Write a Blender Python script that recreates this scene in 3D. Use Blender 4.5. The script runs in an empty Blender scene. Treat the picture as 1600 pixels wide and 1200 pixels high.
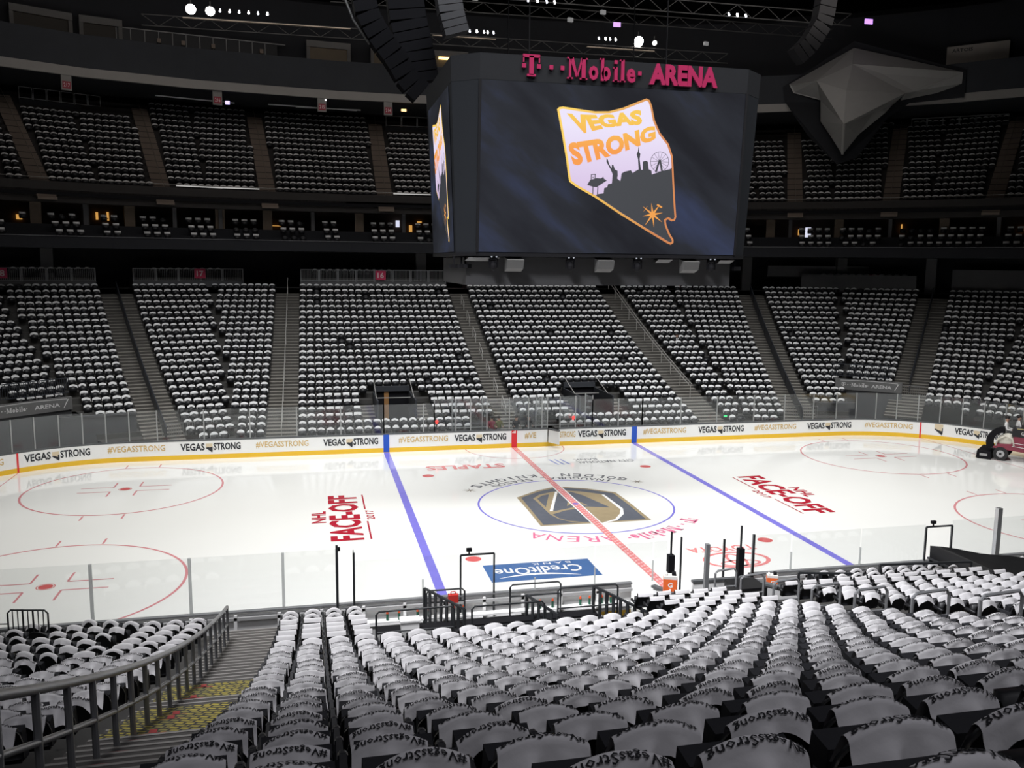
import bpy, bmesh, math, random
import numpy as np
from mathutils import Vector
from mathutils.geometry import tessellate_polygon
random.seed(7); rng = np.random.RandomState(7)
C = bpy.context.scene.collection
sc = bpy.context.scene
PI = math.pi; R = math.radians
# ------------------------------------------------------------ camera, world, light, exposure
cam_d = bpy.data.cameras.new('camera'); cam = bpy.data.objects.new('camera', cam_d); C.objects.link(cam)
sc.camera = cam
cam_d.sensor_width = 36; cam_d.lens = 36*1372.3/1600; cam_d.clip_end = 300; cam_d.clip_start = .05
_y, _p, _r = .22416, -.13688, .010145
fw = Vector((math.sin(_y)*math.cos(_p), math.cos(_y)*math.cos(_p), math.sin(_p)))
rt = Vector((math.cos(_y), -math.sin(_y), 0)); up = rt.cross(fw)
r2 = rt*math.cos(_r)+up*math.sin(_r); u2 = -rt*math.sin(_r)+up*math.cos(_r)
from mathutils import Matrix
M = Matrix((r2, u2, -fw)).transposed().to_4x4(); M.translation = Vector((-11.898, -38.468, 11.195))
cam.matrix_world = M
w = bpy.data.worlds.new('world'); sc.world = w; w.use_nodes = True
w.node_tree.nodes['Background'].inputs[0].default_value = (.55, .62, .8, 1)
w.node_tree.nodes['Background'].inputs[1].default_value = .012
sc.view_settings.view_transform = 'Standard'; sc.view_settings.look = 'None'
sc.view_settings.exposure = 0; sc.view_settings.gamma = 1; sc.view_settings.use_curve_mapping = False

def area(name, loc, sx, sy, power, spread, tgt=None, col=(1, .985, .95)):
    l = bpy.data.lights.new(name, 'AREA'); l.shape = 'RECTANGLE'; l.size = sx; l.size_y = sy
    l.energy = power; l.spread = R(spread); l.color = col
    o = bpy.data.objects.new(name, l); C.objects.link(o); o.location = loc
    if tgt: o.rotation_euler = (Vector(tgt)-Vector(loc)).to_track_quat('-Z', 'Y').to_euler()
    return o
area('rink_lights', (0, -12, 30), 56, 5, 4700, 88, (0, 2.5, 0))
area('rink_lights_far', (0, 12, 30), 56, 5, 2800, 84, (0, 0, 0))
area('far_stand_lights', (0, 4, 31), 44, 5, 2900, 72, (0, 21, 1), (.95, .97, 1))
area('near_stand_lights', (-17, -25, 30), 9, 2.5, 3500, 78, (1, -14, 2), (.97, .97, 1))
area('house_lights', (0, 20, 32.5), 60, 10, 1450, 150, (0, 42, 18), (1, .93, .88))
area('rear_house_lights', (-6, -38, 24), 34, 8, 700, 150, (-8, -30, 6), (.93, .92, 1))

# ------------------------------------------------------------ materials
MATS = {}
def mat(name, col, rough=.6, metal=0, emit=0, noise=0, nscale=8, bump=0, spec=.5):
    if name in MATS: return MATS[name]
    m = bpy.data.materials.new(name); m.use_nodes = True; nt = m.node_tree; b = nt.nodes['Principled BSDF']
    b.inputs['Base Color'].default_value = (*col, 1); b.inputs['Roughness'].default_value = rough
    b.inputs['Metallic'].default_value = metal; b.inputs['Specular IOR Level'].default_value = spec
    if emit:
        b.inputs['Emission Color'].default_value = (*col, 1); b.inputs['Emission Strength'].default_value = emit
        b.inputs['Base Color'].default_value = (.02, .02, .02, 1)
    if noise or bump:
        tc = nt.nodes.new('ShaderNodeTexCoord'); n = nt.nodes.new('ShaderNodeTexNoise')
        n.inputs['Scale'].default_value = nscale; n.inputs['Detail'].default_value = 4
        nt.links.new(tc.outputs['Object'], n.inputs['Vector'])
        if noise:
            r = nt.nodes.new('ShaderNodeMapRange'); r.inputs['To Min'].default_value = 1-noise; r.inputs['To Max'].default_value = 1+noise
            nt.links.new(n.outputs['Fac'], r.inputs['Value'])
            mx = nt.nodes.new('ShaderNodeVectorMath'); mx.operation = 'SCALE'; mx.inputs[0].default_value = col
            nt.links.new(r.outputs['Result'], mx.inputs['Scale'])
            nt.links.new(mx.outputs['Vector'], b.inputs['Emission Color' if emit else 'Base Color'])
        if bump:
            bp = nt.nodes.new('ShaderNodeBump'); bp.inputs['Strength'].default_value = bump; bp.inputs['Distance'].default_value = .01
            nt.links.new(n.outputs['Fac'], bp.inputs['Height']); nt.links.new(bp.outputs['Normal'], b.inputs['Normal'])
    MATS[name] = m; return m
def glassmat(name, tint=(.978, .985, .985), gloss=.055):
    m = bpy.data.materials.new(name); m.use_nodes = True; nt = m.node_tree
    for n in list(nt.nodes): nt.nodes.remove(n)
    o = nt.nodes.new('ShaderNodeOutputMaterial'); mx = nt.nodes.new('ShaderNodeMixShader')
    t = nt.nodes.new('ShaderNodeBsdfTransparent'); g = nt.nodes.new('ShaderNodeBsdfGlossy'); lw = nt.nodes.new('ShaderNodeLayerWeight'); lw.inputs['Blend'].default_value = .5
    pw_ = nt.nodes.new('ShaderNodeMath'); pw_.operation = 'POWER'; pw_.inputs[1].default_value = 5; f = nt.nodes.new('ShaderNodeMath'); f.operation = 'MULTIPLY_ADD'; f.inputs[1].default_value = .6; f.inputs[2].default_value = gloss
    nz = nt.nodes.new('ShaderNodeTexNoise'); nz.inputs['Scale'].default_value = .6
    mr = nt.nodes.new('ShaderNodeMapRange'); mr.inputs['To Min'].default_value = .02; mr.inputs['To Max'].default_value = .12
    nt.links.new(nz.outputs['Fac'], mr.inputs['Value']); nt.links.new(mr.outputs['Result'], g.inputs['Roughness'])
    nt.links.new(lw.outputs['Facing'], pw_.inputs[0]); nt.links.new(pw_.outputs[0], f.inputs[0]); t.inputs['Color'].default_value = (*tint, 1)
    g.inputs['Color'].default_value = (.9, .93, .95, 1)
    nt.links.new(f.outputs[0], mx.inputs[0]); nt.links.new(t.outputs[0], mx.inputs[1]); nt.links.new(g.outputs[0], mx.inputs[2])
    nt.links.new(mx.outputs[0], o.inputs['Surface']); MATS[name] = m; return m
ICE = mat('ice', (.83, .835, .815), .07, noise=.025, nscale=.25, spec=.55)
def icepaint(n, c): return mat(n, c, .09, noise=.12, nscale=2.5, spec=.55)
RED_ICE = icepaint('faded_red_under_ice', (.62, .13, .13)); PINK_ICE = icepaint('line_red_under_ice', (.75, .25, .25))
THIN_RED = icepaint('thin_red_under_ice', (.66, .27, .29)); BLUE_ICE = icepaint('blue_under_ice', (.22, .2, .68))
DRED_ICE = icepaint('dark_red_under_ice', (.42, .02, .04)); MAG_ICE = icepaint('magenta_under_ice', (.75, .18, .33))
STEEL_ICE = icepaint('steel_grey_under_ice', (.13, .14, .17)); GOLD_ICE = icepaint('gold_under_ice', (.37, .30, .19))
NAVY_ICE = icepaint('bank_blue_under_ice', (.075, .155, .35)); LET_ICE = icepaint('letter_grey_under_ice', (.16, .16, .18))
WHITE_ICE = icepaint('white_under_ice', (.86, .86, .86)); PALE_ICE = icepaint('pale_red_under_ice', (.84, .5, .5))
LBLUE = icepaint('pale_blue_under_ice', (.3, .35, .66)); TAN_ICE = icepaint('tan_star_under_ice', (.33, .30, .26))
CONC = mat('stand_concrete', (.055, .053, .05), .85, noise=.25, nscale=1.5)
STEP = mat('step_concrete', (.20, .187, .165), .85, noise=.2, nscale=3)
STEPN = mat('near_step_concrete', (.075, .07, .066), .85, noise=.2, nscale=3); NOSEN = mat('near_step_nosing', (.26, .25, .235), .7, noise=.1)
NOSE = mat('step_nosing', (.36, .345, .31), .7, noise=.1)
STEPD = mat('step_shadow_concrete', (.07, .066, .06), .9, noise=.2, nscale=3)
SEAT = mat('seat_black_plastic', (.010, .0105, .013), .5, noise=.15, nscale=5)
SEATF = mat('seat_charcoal_fabric', (.010, .0105, .014), .85, noise=.2, nscale=30, bump=.2)
ARM = mat('armrest_black', (.03, .031, .036), .45)
TOWEL = mat('towel_cloth', (.66, .65, .66), .95, noise=.06, nscale=14, bump=.35, spec=.1)
TOWELF = mat('towel_cloth_far', (.74, .74, .74), .95, noise=.1, nscale=.9, spec=.1)
INK = mat('towel_black_print', (.012, .012, .015), .9)
WHITE = mat('board_white', (.90, .90, .89), .35, noise=.03, nscale=2)
BACKW = mat('board_back_white', (.92, .92, .91), .5, noise=.06, nscale=3)
YEL = mat('kickplate_yellow', (.85, .52, .03), .4); CAPM = mat('board_cap_dark', (.10, .105, .11), .5, noise=.1)
GREYM = mat('board_frame_grey', (.45, .45, .45), .5)
BLK = mat('black_print', (.02, .022, .028), .5); GOLD = mat('gold_print', (.66, .46, .18), .5, noise=.25, nscale=2.5)
BLUEP = mat('blue_paint', (.02, .10, .55), .4); REDP = mat('red_paint', (.75, .03, .04), .4)
GLASS = glassmat('rink_glass_clear')
POST = mat('aluminium_post', (.42, .43, .43), .35, .6); DPOST = mat('dark_post', (.035, .038, .042), .4, .3)
STEELR = mat('painted_steel_rail', (.27, .275, .285), .4, .35, noise=.12, nscale=6)
PALER = mat('pale_rail', (.45, .44, .42), .4, .3); DARKR = mat('dark_rail', (.04, .045, .055), .5, .2)
DARK = mat('dark_wall', (.012, .013, .017), .85, noise=.2, nscale=.5); DARK2 = mat('dark_slate_wall', (.03, .033, .04), .8, noise=.2, nscale=.7)
MIDG = mat('mid_grey_panel', (.10, .10, .105), .7, noise=.12, nscale=1); BLACK = mat('matt_black', (.006, .006, .008), .8, spec=.2)
PODM = mat('faceted_panel_grey', (.36, .355, .345), .8, noise=.06, nscale=1.2)
SIGNR = mat('section_sign_red', (.55, .02, .09), .5); SIGNW = mat('section_sign_digit', (.75, .6, .62), .5)

# ------------------------------------------------------------ object helpers
def link(name, me, m=None, parent=None):
    o = bpy.data.objects.new(name, me); C.objects.link(o)
    if m is not None and me is not None and len(me.materials) == 0:
        for x in (m if isinstance(m, (list, tuple)) else [m]): me.materials.append(x)
    if parent: o.parent = parent
    return o
def tag(o, label=None, cat=None, group=None, kind=None):
    if label: o['label'] = label
    if cat: o['category'] = cat
    if group: o['group'] = group
    if kind: o['kind'] = kind
    return o
def empty(name, loc=(0, 0, 0), rz=0, label=None, cat=None, group=None):
    o = bpy.data.objects.new(name, None); C.objects.link(o); o.location = loc; o.rotation_euler = (0, 0, rz)
    o.empty_display_size = .2
    return tag(o, label, cat, group)
class MB:
    def __init__(s): s.v = []; s.f = []; s.mi = []; s.cur = 0
    def add(s, vs, fs):
        n = len(s.v); s.v += [tuple(map(float, p)) for p in vs]; s.f += [tuple(i+n for i in f) for f in fs]; s.mi += [s.cur]*len(fs); return s
    def box(s, cx, cy, cz, dx, dy, dz, rz=0):
        c, sn = math.cos(rz), math.sin(rz); vs = []
        for z in (-1, 1):
            for x, y in ((-1, -1), (1, -1), (1, 1), (-1, 1)):
                a, b = x*dx/2, y*dy/2; vs.append((cx+a*c-b*sn, cy+a*sn+b*c, cz+z*dz/2))
        return s.add(vs, [(3, 2, 1, 0), (4, 5, 6, 7), (0, 1, 5, 4), (1, 2, 6, 5), (2, 3, 7, 6), (3, 0, 4, 7)])
    def quad(s, a, b, c, d): return s.add([a, b, c, d], [(0, 1, 2, 3)])
    def hexa(s, b4, t4): return s.add(list(b4)+list(t4), [(3, 2, 1, 0), (4, 5, 6, 7), (0, 1, 5, 4), (1, 2, 6, 5), (2, 3, 7, 6), (3, 0, 4, 7)])
    def prism(s, poly, z0, z1):
        n = len(poly); s.add([(x, y, z0) for x, y in poly]+[(x, y, z1) for x, y in poly],
              [tuple(range(n-1, -1, -1)), tuple(range(n, 2*n))]+[(i, (i+1) % n, n+(i+1) % n, n+i) for i in range(n)]); return s
    def tube(s, path, r, n=6, closed=False):
        P = [Vector(p) for p in path]; k = len(P); rs = r if isinstance(r, (list, tuple)) else [r]*k; base = len(s.v)
        prev = None
        for i, p in enumerate(P):
            if closed: d = P[(i+1) % k]-P[i-1]
            else: d = P[min(i+1, k-1)]-P[max(i-1, 0)]
            d.normalize()
            if prev is None:
                a = Vector((0, 0, 1)) if abs(d.z) < .9 else Vector((1, 0, 0)); x = d.cross(a).normalized()
            else:
                x = (prev-d*prev.dot(d)).normalized()
            prev = x; y = d.cross(x)
            for j in range(n):
                t = 2*PI*(j+.5)/n; q = p+(x*math.cos(t)+y*math.sin(t))*rs[i]; s.v.append(tuple(q))
        m = k if closed else k-1
        for i in range(m):
            for j in range(n):
                a = base+i*n+j; b = base+i*n+(j+1) % n; c = base+((i+1) % k)*n+(j+1) % n; d = base+((i+1) % k)*n+j
                s.f.append((a, b, c, d)); s.mi.append(s.cur)
        if not closed:
            s.f.append(tuple(base+j for j in range(n-1, -1, -1))); s.mi.append(s.cur)
            s.f.append(tuple(base+(k-1)*n+j for j in range(n))); s.mi.append(s.cur)
        return s
    def cyl(s, a, b, r, n=12, r2=None): return s.tube([a, b], [r, r if r2 is None else r2], n)
    def sphere(s, c, r, sx=1, sy=1, sz=1, n=8, m=6):
        base = len(s.v)
        for i in range(m+1):
            t = PI*i/m
            for j in range(n):
                p = 2*PI*j/n; s.v.append((c[0]+r*sx*math.sin(t)*math.cos(p), c[1]+r*sy*math.sin(t)*math.sin(p), c[2]+r*sz*math.cos(t)))
        for i in range(m):
            for j in range(n):
                s.f.append((base+i*n+j, base+(i+1)*n+j, base+(i+1)*n+(j+1) % n, base+i*n+(j+1) % n)); s.mi.append(s.cur)
        return s
    def mesh(s, name='mesh', smooth=False):
        me = bpy.data.meshes.new(name); me.from_pydata(s.v, [], s.f)
        if any(s.mi): me.polygons.foreach_set('material_index', s.mi)
        if smooth: me.polygons.foreach_set('use_smooth', [True]*len(me.polygons))
        me.update(); return me
    def build(s, name, m, parent=None, smooth=False): return link(name, s.mesh(name, smooth), m, parent)
def poly_mb(mb, pts, fn=lambda x, y: (x, y, 0)):
    tris = tessellate_polygon([[Vector((x, y, 0)) for x, y in pts]])
    fs = []
    for a, b, c in tris:
        ax, ay = pts[a]; bx, by = pts[b]; cx, cy = pts[c]
        fs.append((a, b, c) if (bx-ax)*(cy-ay)-(by-ay)*(cx-ax) > 0 else (c, b, a))
    mb.add([fn(x, y) for x, y in pts], fs); return mb
_tc = {}
def text2d(s, bold=.02, res=2, spacing=1.0):
    k = (s, bold, res, spacing)
    if k in _tc: return _tc[k]
    cu = bpy.data.curves.new('t', 'FONT'); cu.body = s; cu.offset = bold; cu.resolution_u = res; cu.space_character = spacing
    o = bpy.data.objects.new('t', cu); C.objects.link(o)
    dg = bpy.context.evaluated_depsgraph_get(); me = bpy.data.meshes.new_from_object(o.evaluated_get(dg))
    V = np.array([v.co[:2] for v in me.vertices]); F = [tuple(p.vertices) for p in me.polygons]
    bpy.data.objects.remove(o); bpy.data.curves.remove(cu); bpy.data.meshes.remove(me)
    _tc[k] = (V, F); return _tc[k]
def text_fit(s, w, h, bold=.02, res=2, cutx=None, cuty=None, spacing=1.0):
    """text centred in x, baseline-bottom at 0, scaled to w x h; optionally cut in strips so that it can bend"""
    V, F = text2d(s, bold, res, spacing); V = V.copy()
    mn, mx = V.min(0), V.max(0); V = (V-mn)/(mx-mn)*np.array([w, h])-np.array([w/2, 0])
    if cutx or cuty:
        bm = bmesh.new(); vs = [bm.verts.new((x, y, 0)) for x, y in V]
        for f in F:
            try: bm.faces.new([vs[i] for i in f])
            except ValueError: pass
        for ax, st in ((0, cutx), (1, cuty)):
            if not st: continue
            lo, hi = (-w/2, w/2) if ax == 0 else (0, h); c = lo+st
            while c < hi:
                n = (1, 0, 0) if ax == 0 else (0, 1, 0); p = (c, 0, 0) if ax == 0 else (0, c, 0)
                bmesh.ops.bisect_plane(bm, geom=bm.verts[:]+bm.edges[:]+bm.faces[:], plane_co=p, plane_no=n, dist=1e-5); c += st
        bm.verts.index_update(); V = np.array([v.co[:2] for v in bm.verts]); F = [tuple(v.index for v in f.verts) for f in bm.faces]; bm.free()
    return V, F
def text_to(mb, V, F, fn): mb.add([fn(x, y) for x, y in V], F); return mb
def big(name, base, faces, xf, m, smooth=False, parent=None):
    """tile one base mesh over many transforms (x, y, z, rotz, sx) into ONE mesh"""
    base = np.array(base, float); T = np.array(xf, float); n = len(base)
    c, s = np.cos(T[:, 3])[:, None], np.sin(T[:, 3])[:, None]
    bx = base[None, :, 0]*T[:, 4:5]; by = base[None, :, 1]; bz = base[None, :, 2]*np.ones((len(T), 1))
    X = T[:, 0:1]+bx*c-by*s; Y = T[:, 1:2]+bx*s+by*c; Z = T[:, 2:3]+bz
    V = np.stack([X, Y, Z], -1).reshape(-1, 3); F = np.array(faces)
    FF = (F[None]+(np.arange(len(T))*n)[:, None, None]).reshape(-1, F.shape[1])
    me = bpy.data.meshes.new(name); me.vertices.add(len(V)); me.vertices.foreach_set('co', V.ravel())
    me.loops.add(FF.size); me.loops.foreach_set('vertex_index', FF.ravel().astype(np.int32))
    me.polygons.add(len(FF)); me.polygons.foreach_set('loop_start', np.arange(0, FF.size, F.shape[1], dtype=np.int32))
    me.polygons.foreach_set('loop_total', np.full(len(FF), F.shape[1], np.int32))
    if smooth: me.polygons.foreach_set('use_smooth', np.ones(len(FF), bool))
    me.update(calc_edges=True); me.validate(); return link(name, me, m, parent)

# ------------------------------------------------------------ plan of the arena
ft = .3048; BX, BY, BR = 30.48, 12.954, 8.53; CX, CY = BX-BR, BY-BR
def sdf_boards(x, y):
    x, y = abs(x), abs(y); qx, qy = x-CX, y-CY
    return math.hypot(max(qx, 0), max(qy, 0))+min(max(qx, qy), 0)-BR
class Ring:
    def __init__(s, lines):
        s.a = [R(l[0]) for l in lines]; s.n = [(math.sin(a), math.cos(a)) for a in s.a]; s.t = [(math.cos(a), -math.sin(a)) for a in s.a]
        s.c = [n[0]*l[1]+n[1]*l[2] for n, l in zip(s.n, lines)]
    def vert(s, k, d):            # corner between line k and k+1 at offset d
        a, b = s.n[k], s.n[k+1]; p, q = s.c[k]+d, s.c[k+1]+d; D = a[0]*b[1]-a[1]*b[0]
        return ((p*b[1]-q*a[1])/D, (a[0]*q-b[0]*p)/D)
    def urange(s, k, d, last=None):
        t = s.t[k]
        lo = -s.urange(0, d)[1] if False else None
        hi = (lambda v: v[0]*t[0]+v[1]*t[1])(s.vert(k, d)) if k < len(s.c)-1 else (last if last is not None else 60)
        if k == 0: return (-hi, hi)
        v = s.vert(k-1, d); return (v[0]*t[0]+v[1]*t[1], hi)
    def pt(s, k, u, d, sx=1, sy=1):
        q = s.c[k]+d; return ((u*s.t[k][0]+q*s.n[k][0])*sx, (u*s.t[k][1]+q*s.n[k][1])*sy)
    def rot(s, k, sx=1, sy=1):    # rotation that turns local +y towards the ice
        ix, iy = -s.n[k][0]*sx, -s.n[k][1]*sy; return math.atan2(-ix, iy)
    def path(s, d, kmax, lastu, sy=1, kmaxl=None, lastul=None):
        kl = kmax if kmaxl is None else kmaxl; lu = lastu if lastul is None else lastul
        pts = []
        pts.append(s.pt(kl, lu, d, -1, sy))
        for k in range(kl-1, -1, -1): v = s.vert(k, d); pts.append((-v[0], v[1]*sy))
        for k in range(kmax): v = s.vert(k, d); pts.append((v[0], v[1]*sy))
        pts.append(s.pt(kmax, lastu, d, 1, sy)); return pts
LO = Ring([(0, 0, 14.8), (17.5, 16.4, 14.8), (42.25, 22.94, 12.75), (62, 27.83, 8.36), (82, 29.9, 4.48)])
UP = Ring([(0, 0, 38.6), (8, 9, 38.6), (17, 20, 37.05), (28, 27.5, 34.75), (38, 33, 31.8), (48, 39, 27.1)])
TR = .914; SP = .56
ztn = lambda i: 1.69+.2305*i+.00476*i*i       # towel crest, near stand
ztf = lambda i: 1.25+.2646*i+.00295*i*i       # towel crest, far stand
fln = lambda i: ztn(i)-.80
flf = lambda i: ztf(i)-.80
def wallring(mb, pts, z0, z1):
    for a, b in zip(pts, pts[1:]): mb.quad((a[0], a[1], z0), (b[0], b[1], z0), (b[0], b[1], z1), (a[0], a[1], z1))
def slabring(mb, p0, p1, z):
    for a, b, c, d in zip(p0, p0[1:], p1[1:], p1): mb.quad((a[0], a[1], z), (b[0], b[1], z), (c[0], c[1], z), (d[0], d[1], z))

# ------------------------------------------------------------ structure
mb = MB(); mb.box(0, 0, -.12, 160, 150, .2)
tag(mb.build('floor', mat('event_floor_concrete', (.16, .155, .15), .8, noise=.15, nscale=1)), 'grey concrete event floor around the rink', kind='structure')
mb = MB(); mb.quad((-75, -60, 37), (-75, 62, 37), (75, 62, 37), (75, -60, 37))
tag(mb.build('ceiling', BLACK), 'black roof deck high above the seats', kind='structure')
mb = MB(); wallring(mb, UP.path(17.5, 5, 40), 0, 38)
tag(mb.build('wall_far', DARK), 'dark outer wall behind the upper seats', kind='structure')
mb = MB(); mb.quad((-62, -58, 0), (62, -58, 0), (62, -58, 37), (-62, -58, 37))
tag(mb.build('wall_near', DARK), 'dark wall behind the near seats', kind='structure')
mb = MB(); mb.quad((-62, -58, 0), (-62, 30, 0), (-62, 30, 37), (-62, -58, 37))
tag(mb.build('wall_left', DARK), 'dark end wall on the left', kind='structure')
mb = MB(); mb.quad((68, -58, 0), (68, 30, 0), (68, 30, 37), (68, -58, 37))
tag(mb.build('wall_right', DARK), 'dark end wall on the right', kind='structure')

FAR_HOLES = [(-9.0, -4.7, 2, 5), (-8.1, -5.4, 6, 6), (4.3, 8.6, 2, 5), (5.0, 7.7, 6, 6), (-2.4, 3.2, 0, 1)]
NEAR_HOLES = [(-10.6, -3.4, 0, 5), (-10.6, -1.0, 0, 1), (8.2, 13.5, 0, 5), (1.0, 3.0, 0, 1)]
def aisles(k): return {0: [(-14.75, -12.9), (-.4, 1.05), (13.2, 15.1)], 1: [(13.9, 16.15)], 2: [(10.2, 12.5)], 3: [(13, 14.6)], 4: [(10, 12)]}[k]
def terrace(name, sy, fl, imax, kr, label, holes):
    mb = MB()
    for k in range(5):
        for sx in ((1,) if k == 0 else (1, -1)):
            if sy < 0 and k > 2: continue
            for i in range(imax):
                if k >= 2 and i < (7 if (k == 2 and sy > 0) else 4): continue
                d0, d1 = TR*i-.72, TR*(i+1)-.72; z = fl(i); zp = fl(i-1) if i else 0
                a0, b0 = LO.urange(k, d0, 18); a1, b1 = LO.urange(k, d1, 18)
                cuts = [(a0, b0, a1, b1)]
                if k == 0:
                    hs = sorted([(h[0], h[1]) for h in holes if h[2] <= i <= h[3]]); cuts = []; cur = (a0, a1)
                    for h0, h1 in hs:
                        if h0 > cur[0]: cuts.append((cur[0], h0, cur[1], h0))
                        cur = (max(cur[0], h1),)*2
                    cuts.append((cur[0], b0, cur[1], b1))
                if k >= 1:
                    n_ = max(1, int((b0-a0)/.7)); cuts = [(a0+(b0-a0)*j/n_, a0+(b0-a0)*(j+1)/n_, a1+(b1-a1)*j/n_, a1+(b1-a1)*(j+1)/n_) for j in range(n_)]
                for (a, b, e, f) in cuts:
                    p = [LO.pt(k, a, d0, sx, sy), LO.pt(k, b, d0, sx, sy), LO.pt(k, f, d1, sx, sy), LO.pt(k, e, d1, sx, sy)]
                    if k >= 1 and min(sdf_boards(*p[0]), sdf_boards(*p[1])) < .35: continue
                    mb.quad(*[(q[0], q[1], z) for q in p])
                    mb.quad((*p[0], zp if i else 0), (*p[1], zp if i else 0), (*p[1], z), (*p[0], z))
                    if k == 0:
                        for q, s_ in ((a, e), (b, f)):
                            P0 = LO.pt(k, q, d0, sx, sy); P1 = LO.pt(k, s_, d1, sx, sy)
                            mb.quad((*P0, 0), (*P1, 0), (*P1, z), (*P0, z))
    tag(mb.build(name, CONC), label, kind='structure')
terrace('seating_terrace', 1, flf, 25, 4, 'stepped dark concrete terrace of the far lower bowl', FAR_HOLES)
terrace('seating_terrace', -1, fln, 32, 2, 'stepped dark concrete terrace of the near lower bowl', NEAR_HOLES)

# ------------------------------------------------------------ ice and its paint
def rink_outline(off=0, n=14):
    pts = []
    for cx, cy, a0 in ((CX, CY, 0), (-CX, CY, 90), (-CX, -CY, 180), (CX, -CY, 270)):
        for j in range(n+1): a = R(a0+90*j/n); pts.append((cx+(BR+off)*math.cos(a), cy+(BR+off)*math.sin(a)))
    return pts
mb = MB(); mb.prism(rink_outline(0), -.015, 0)
ice = tag(mb.build('ice_sheet', ICE), 'white ice surface with painted hockey markings', kind='structure')
def paint(name, m, fn):
    b = MB(); fn(b); o = b.build(name, m, ice); return o
ZI = .004
def flat(b, x0, y0, x1, y1, z=ZI): b.quad((x0, y0, z), (x1, y0, z), (x1, y1, z), (x0, y1, z))
def annulus(b, cx, cy, r0, r1, a0=0, a1=360, n=64, z=ZI):
    for j in range(n):
        a, c = R(a0+(a1-a0)*j/n), R(a0+(a1-a0)*(j+1)/n)
        b.quad((cx+r0*math.cos(a), cy+r0*math.sin(a), z), (cx+r1*math.cos(a), cy+r1*math.sin(a), z), (cx+r1*math.cos(c), cy+r1*math.sin(c), z), (cx+r0*math.cos(c), cy+r0*math.sin(c), z))
def disc(b, cx, cy, r, z=ZI, n=24, sx=1):
    b.add([(cx+r*sx*math.cos(2*PI*j/n), cy+r*math.sin(2*PI*j/n), z) for j in range(n)], [tuple(range(n))])
for s in (-1, 1):
    paint('blue_line', BLUE_ICE, lambda b: flat(b, s*25.5*ft-.17, -12.9, s*25.5*ft+.17, 12.9))
    paint('goal_line', THIN_RED, lambda b: flat(b, s*89*ft-.03, -11.1, s*89*ft+.03, 11.1))
def redl(b):
    flat(b, -.16, -12.9, .16, 12.9, ZI+.004)
paint('centre_line', PINK_ICE, redl)
def redd(b):
    y = -12.7
    while y < 12.7:
        b.quad((-.12, y, ZI+.006), (-.03, y, ZI+.006), (.0, y+.16, ZI+.006), (-.09, y+.16, ZI+.006))
        b.quad((.02, y+.1, ZI+.006), (.1, y+.1, ZI+.006), (.13, y+.24, ZI+.006), (.05, y+.24, ZI+.006)); y += .3
paint('centre_line_pattern', PALE_ICE, redd)
paint('line_border', WHITE_ICE, lambda b: (flat(b, -.24, -3.2, -.17, 3.2, ZI+.003), flat(b, .17, -3.2, .24, 3.2, ZI+.003)))
paint('centre_spot', BLUE_ICE, lambda b: disc(b, 0, 0, .15, ZI+.009))
paint('centre_circle', BLUE_ICE, lambda b: annulus(b, 0, 0, 4.52, 4.61))
paint('referee_crease', THIN_RED, lambda b: annulus(b, 0, 12.9, 3.0, 3.06, 180, 360))
for sx in (-1, 1):
    for sy in (-1, 1):
        cx, cy = sx*69*ft, sy*22*ft
        paint('faceoff_circle', THIN_RED, lambda b: annulus(b, cx, cy, 4.51, 4.61))
        def marks(b):
            for a in (-1, 1):
                for c in (-1, 1):
                    flat(b, min(cx+a*.6, cx+a*2.1), cy+c*.42-.04, max(cx+a*.6, cx+a*2.1), cy+c*.42+.04)
                    flat(b, cx+a*.6-.04, min(cy+c*.42, cy+c*1.35), cx+a*.6+.04, max(cy+c*.42, cy+c*1.35))
                    flat(b, cx+a*.85-.04, min(cy+c*4.6, cy+c*5.3), cx+a*.85+.04, max(cy+c*4.6, cy+c*5.3))
        paint('faceoff_marks', THIN_RED, marks)
        def spot(b): disc(b, cx, cy, .24); annulus(b, cx, cy, .28, .31, n=24)
        paint('faceoff_spot', RED_ICE, spot)
        paint('neutral_spot', RED_ICE, lambda b: disc(b, sx*20*ft, sy*22*ft, .31))
def ice_text(s, w, h, cx, cy, rot, m, bold=.02, z=ZI+.002, name='ice_lettering', sp=1.0):
    V, F = text_fit(s, w, h, bold, spacing=sp); c, sn = math.cos(rot), math.sin(rot); b = MB()
    text_to(b, V, F, lambda x, y: (cx+x*c-(y-h/2)*sn, cy+x*sn+(y-h/2)*c, z)); return b.build(name, m, ice)
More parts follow.
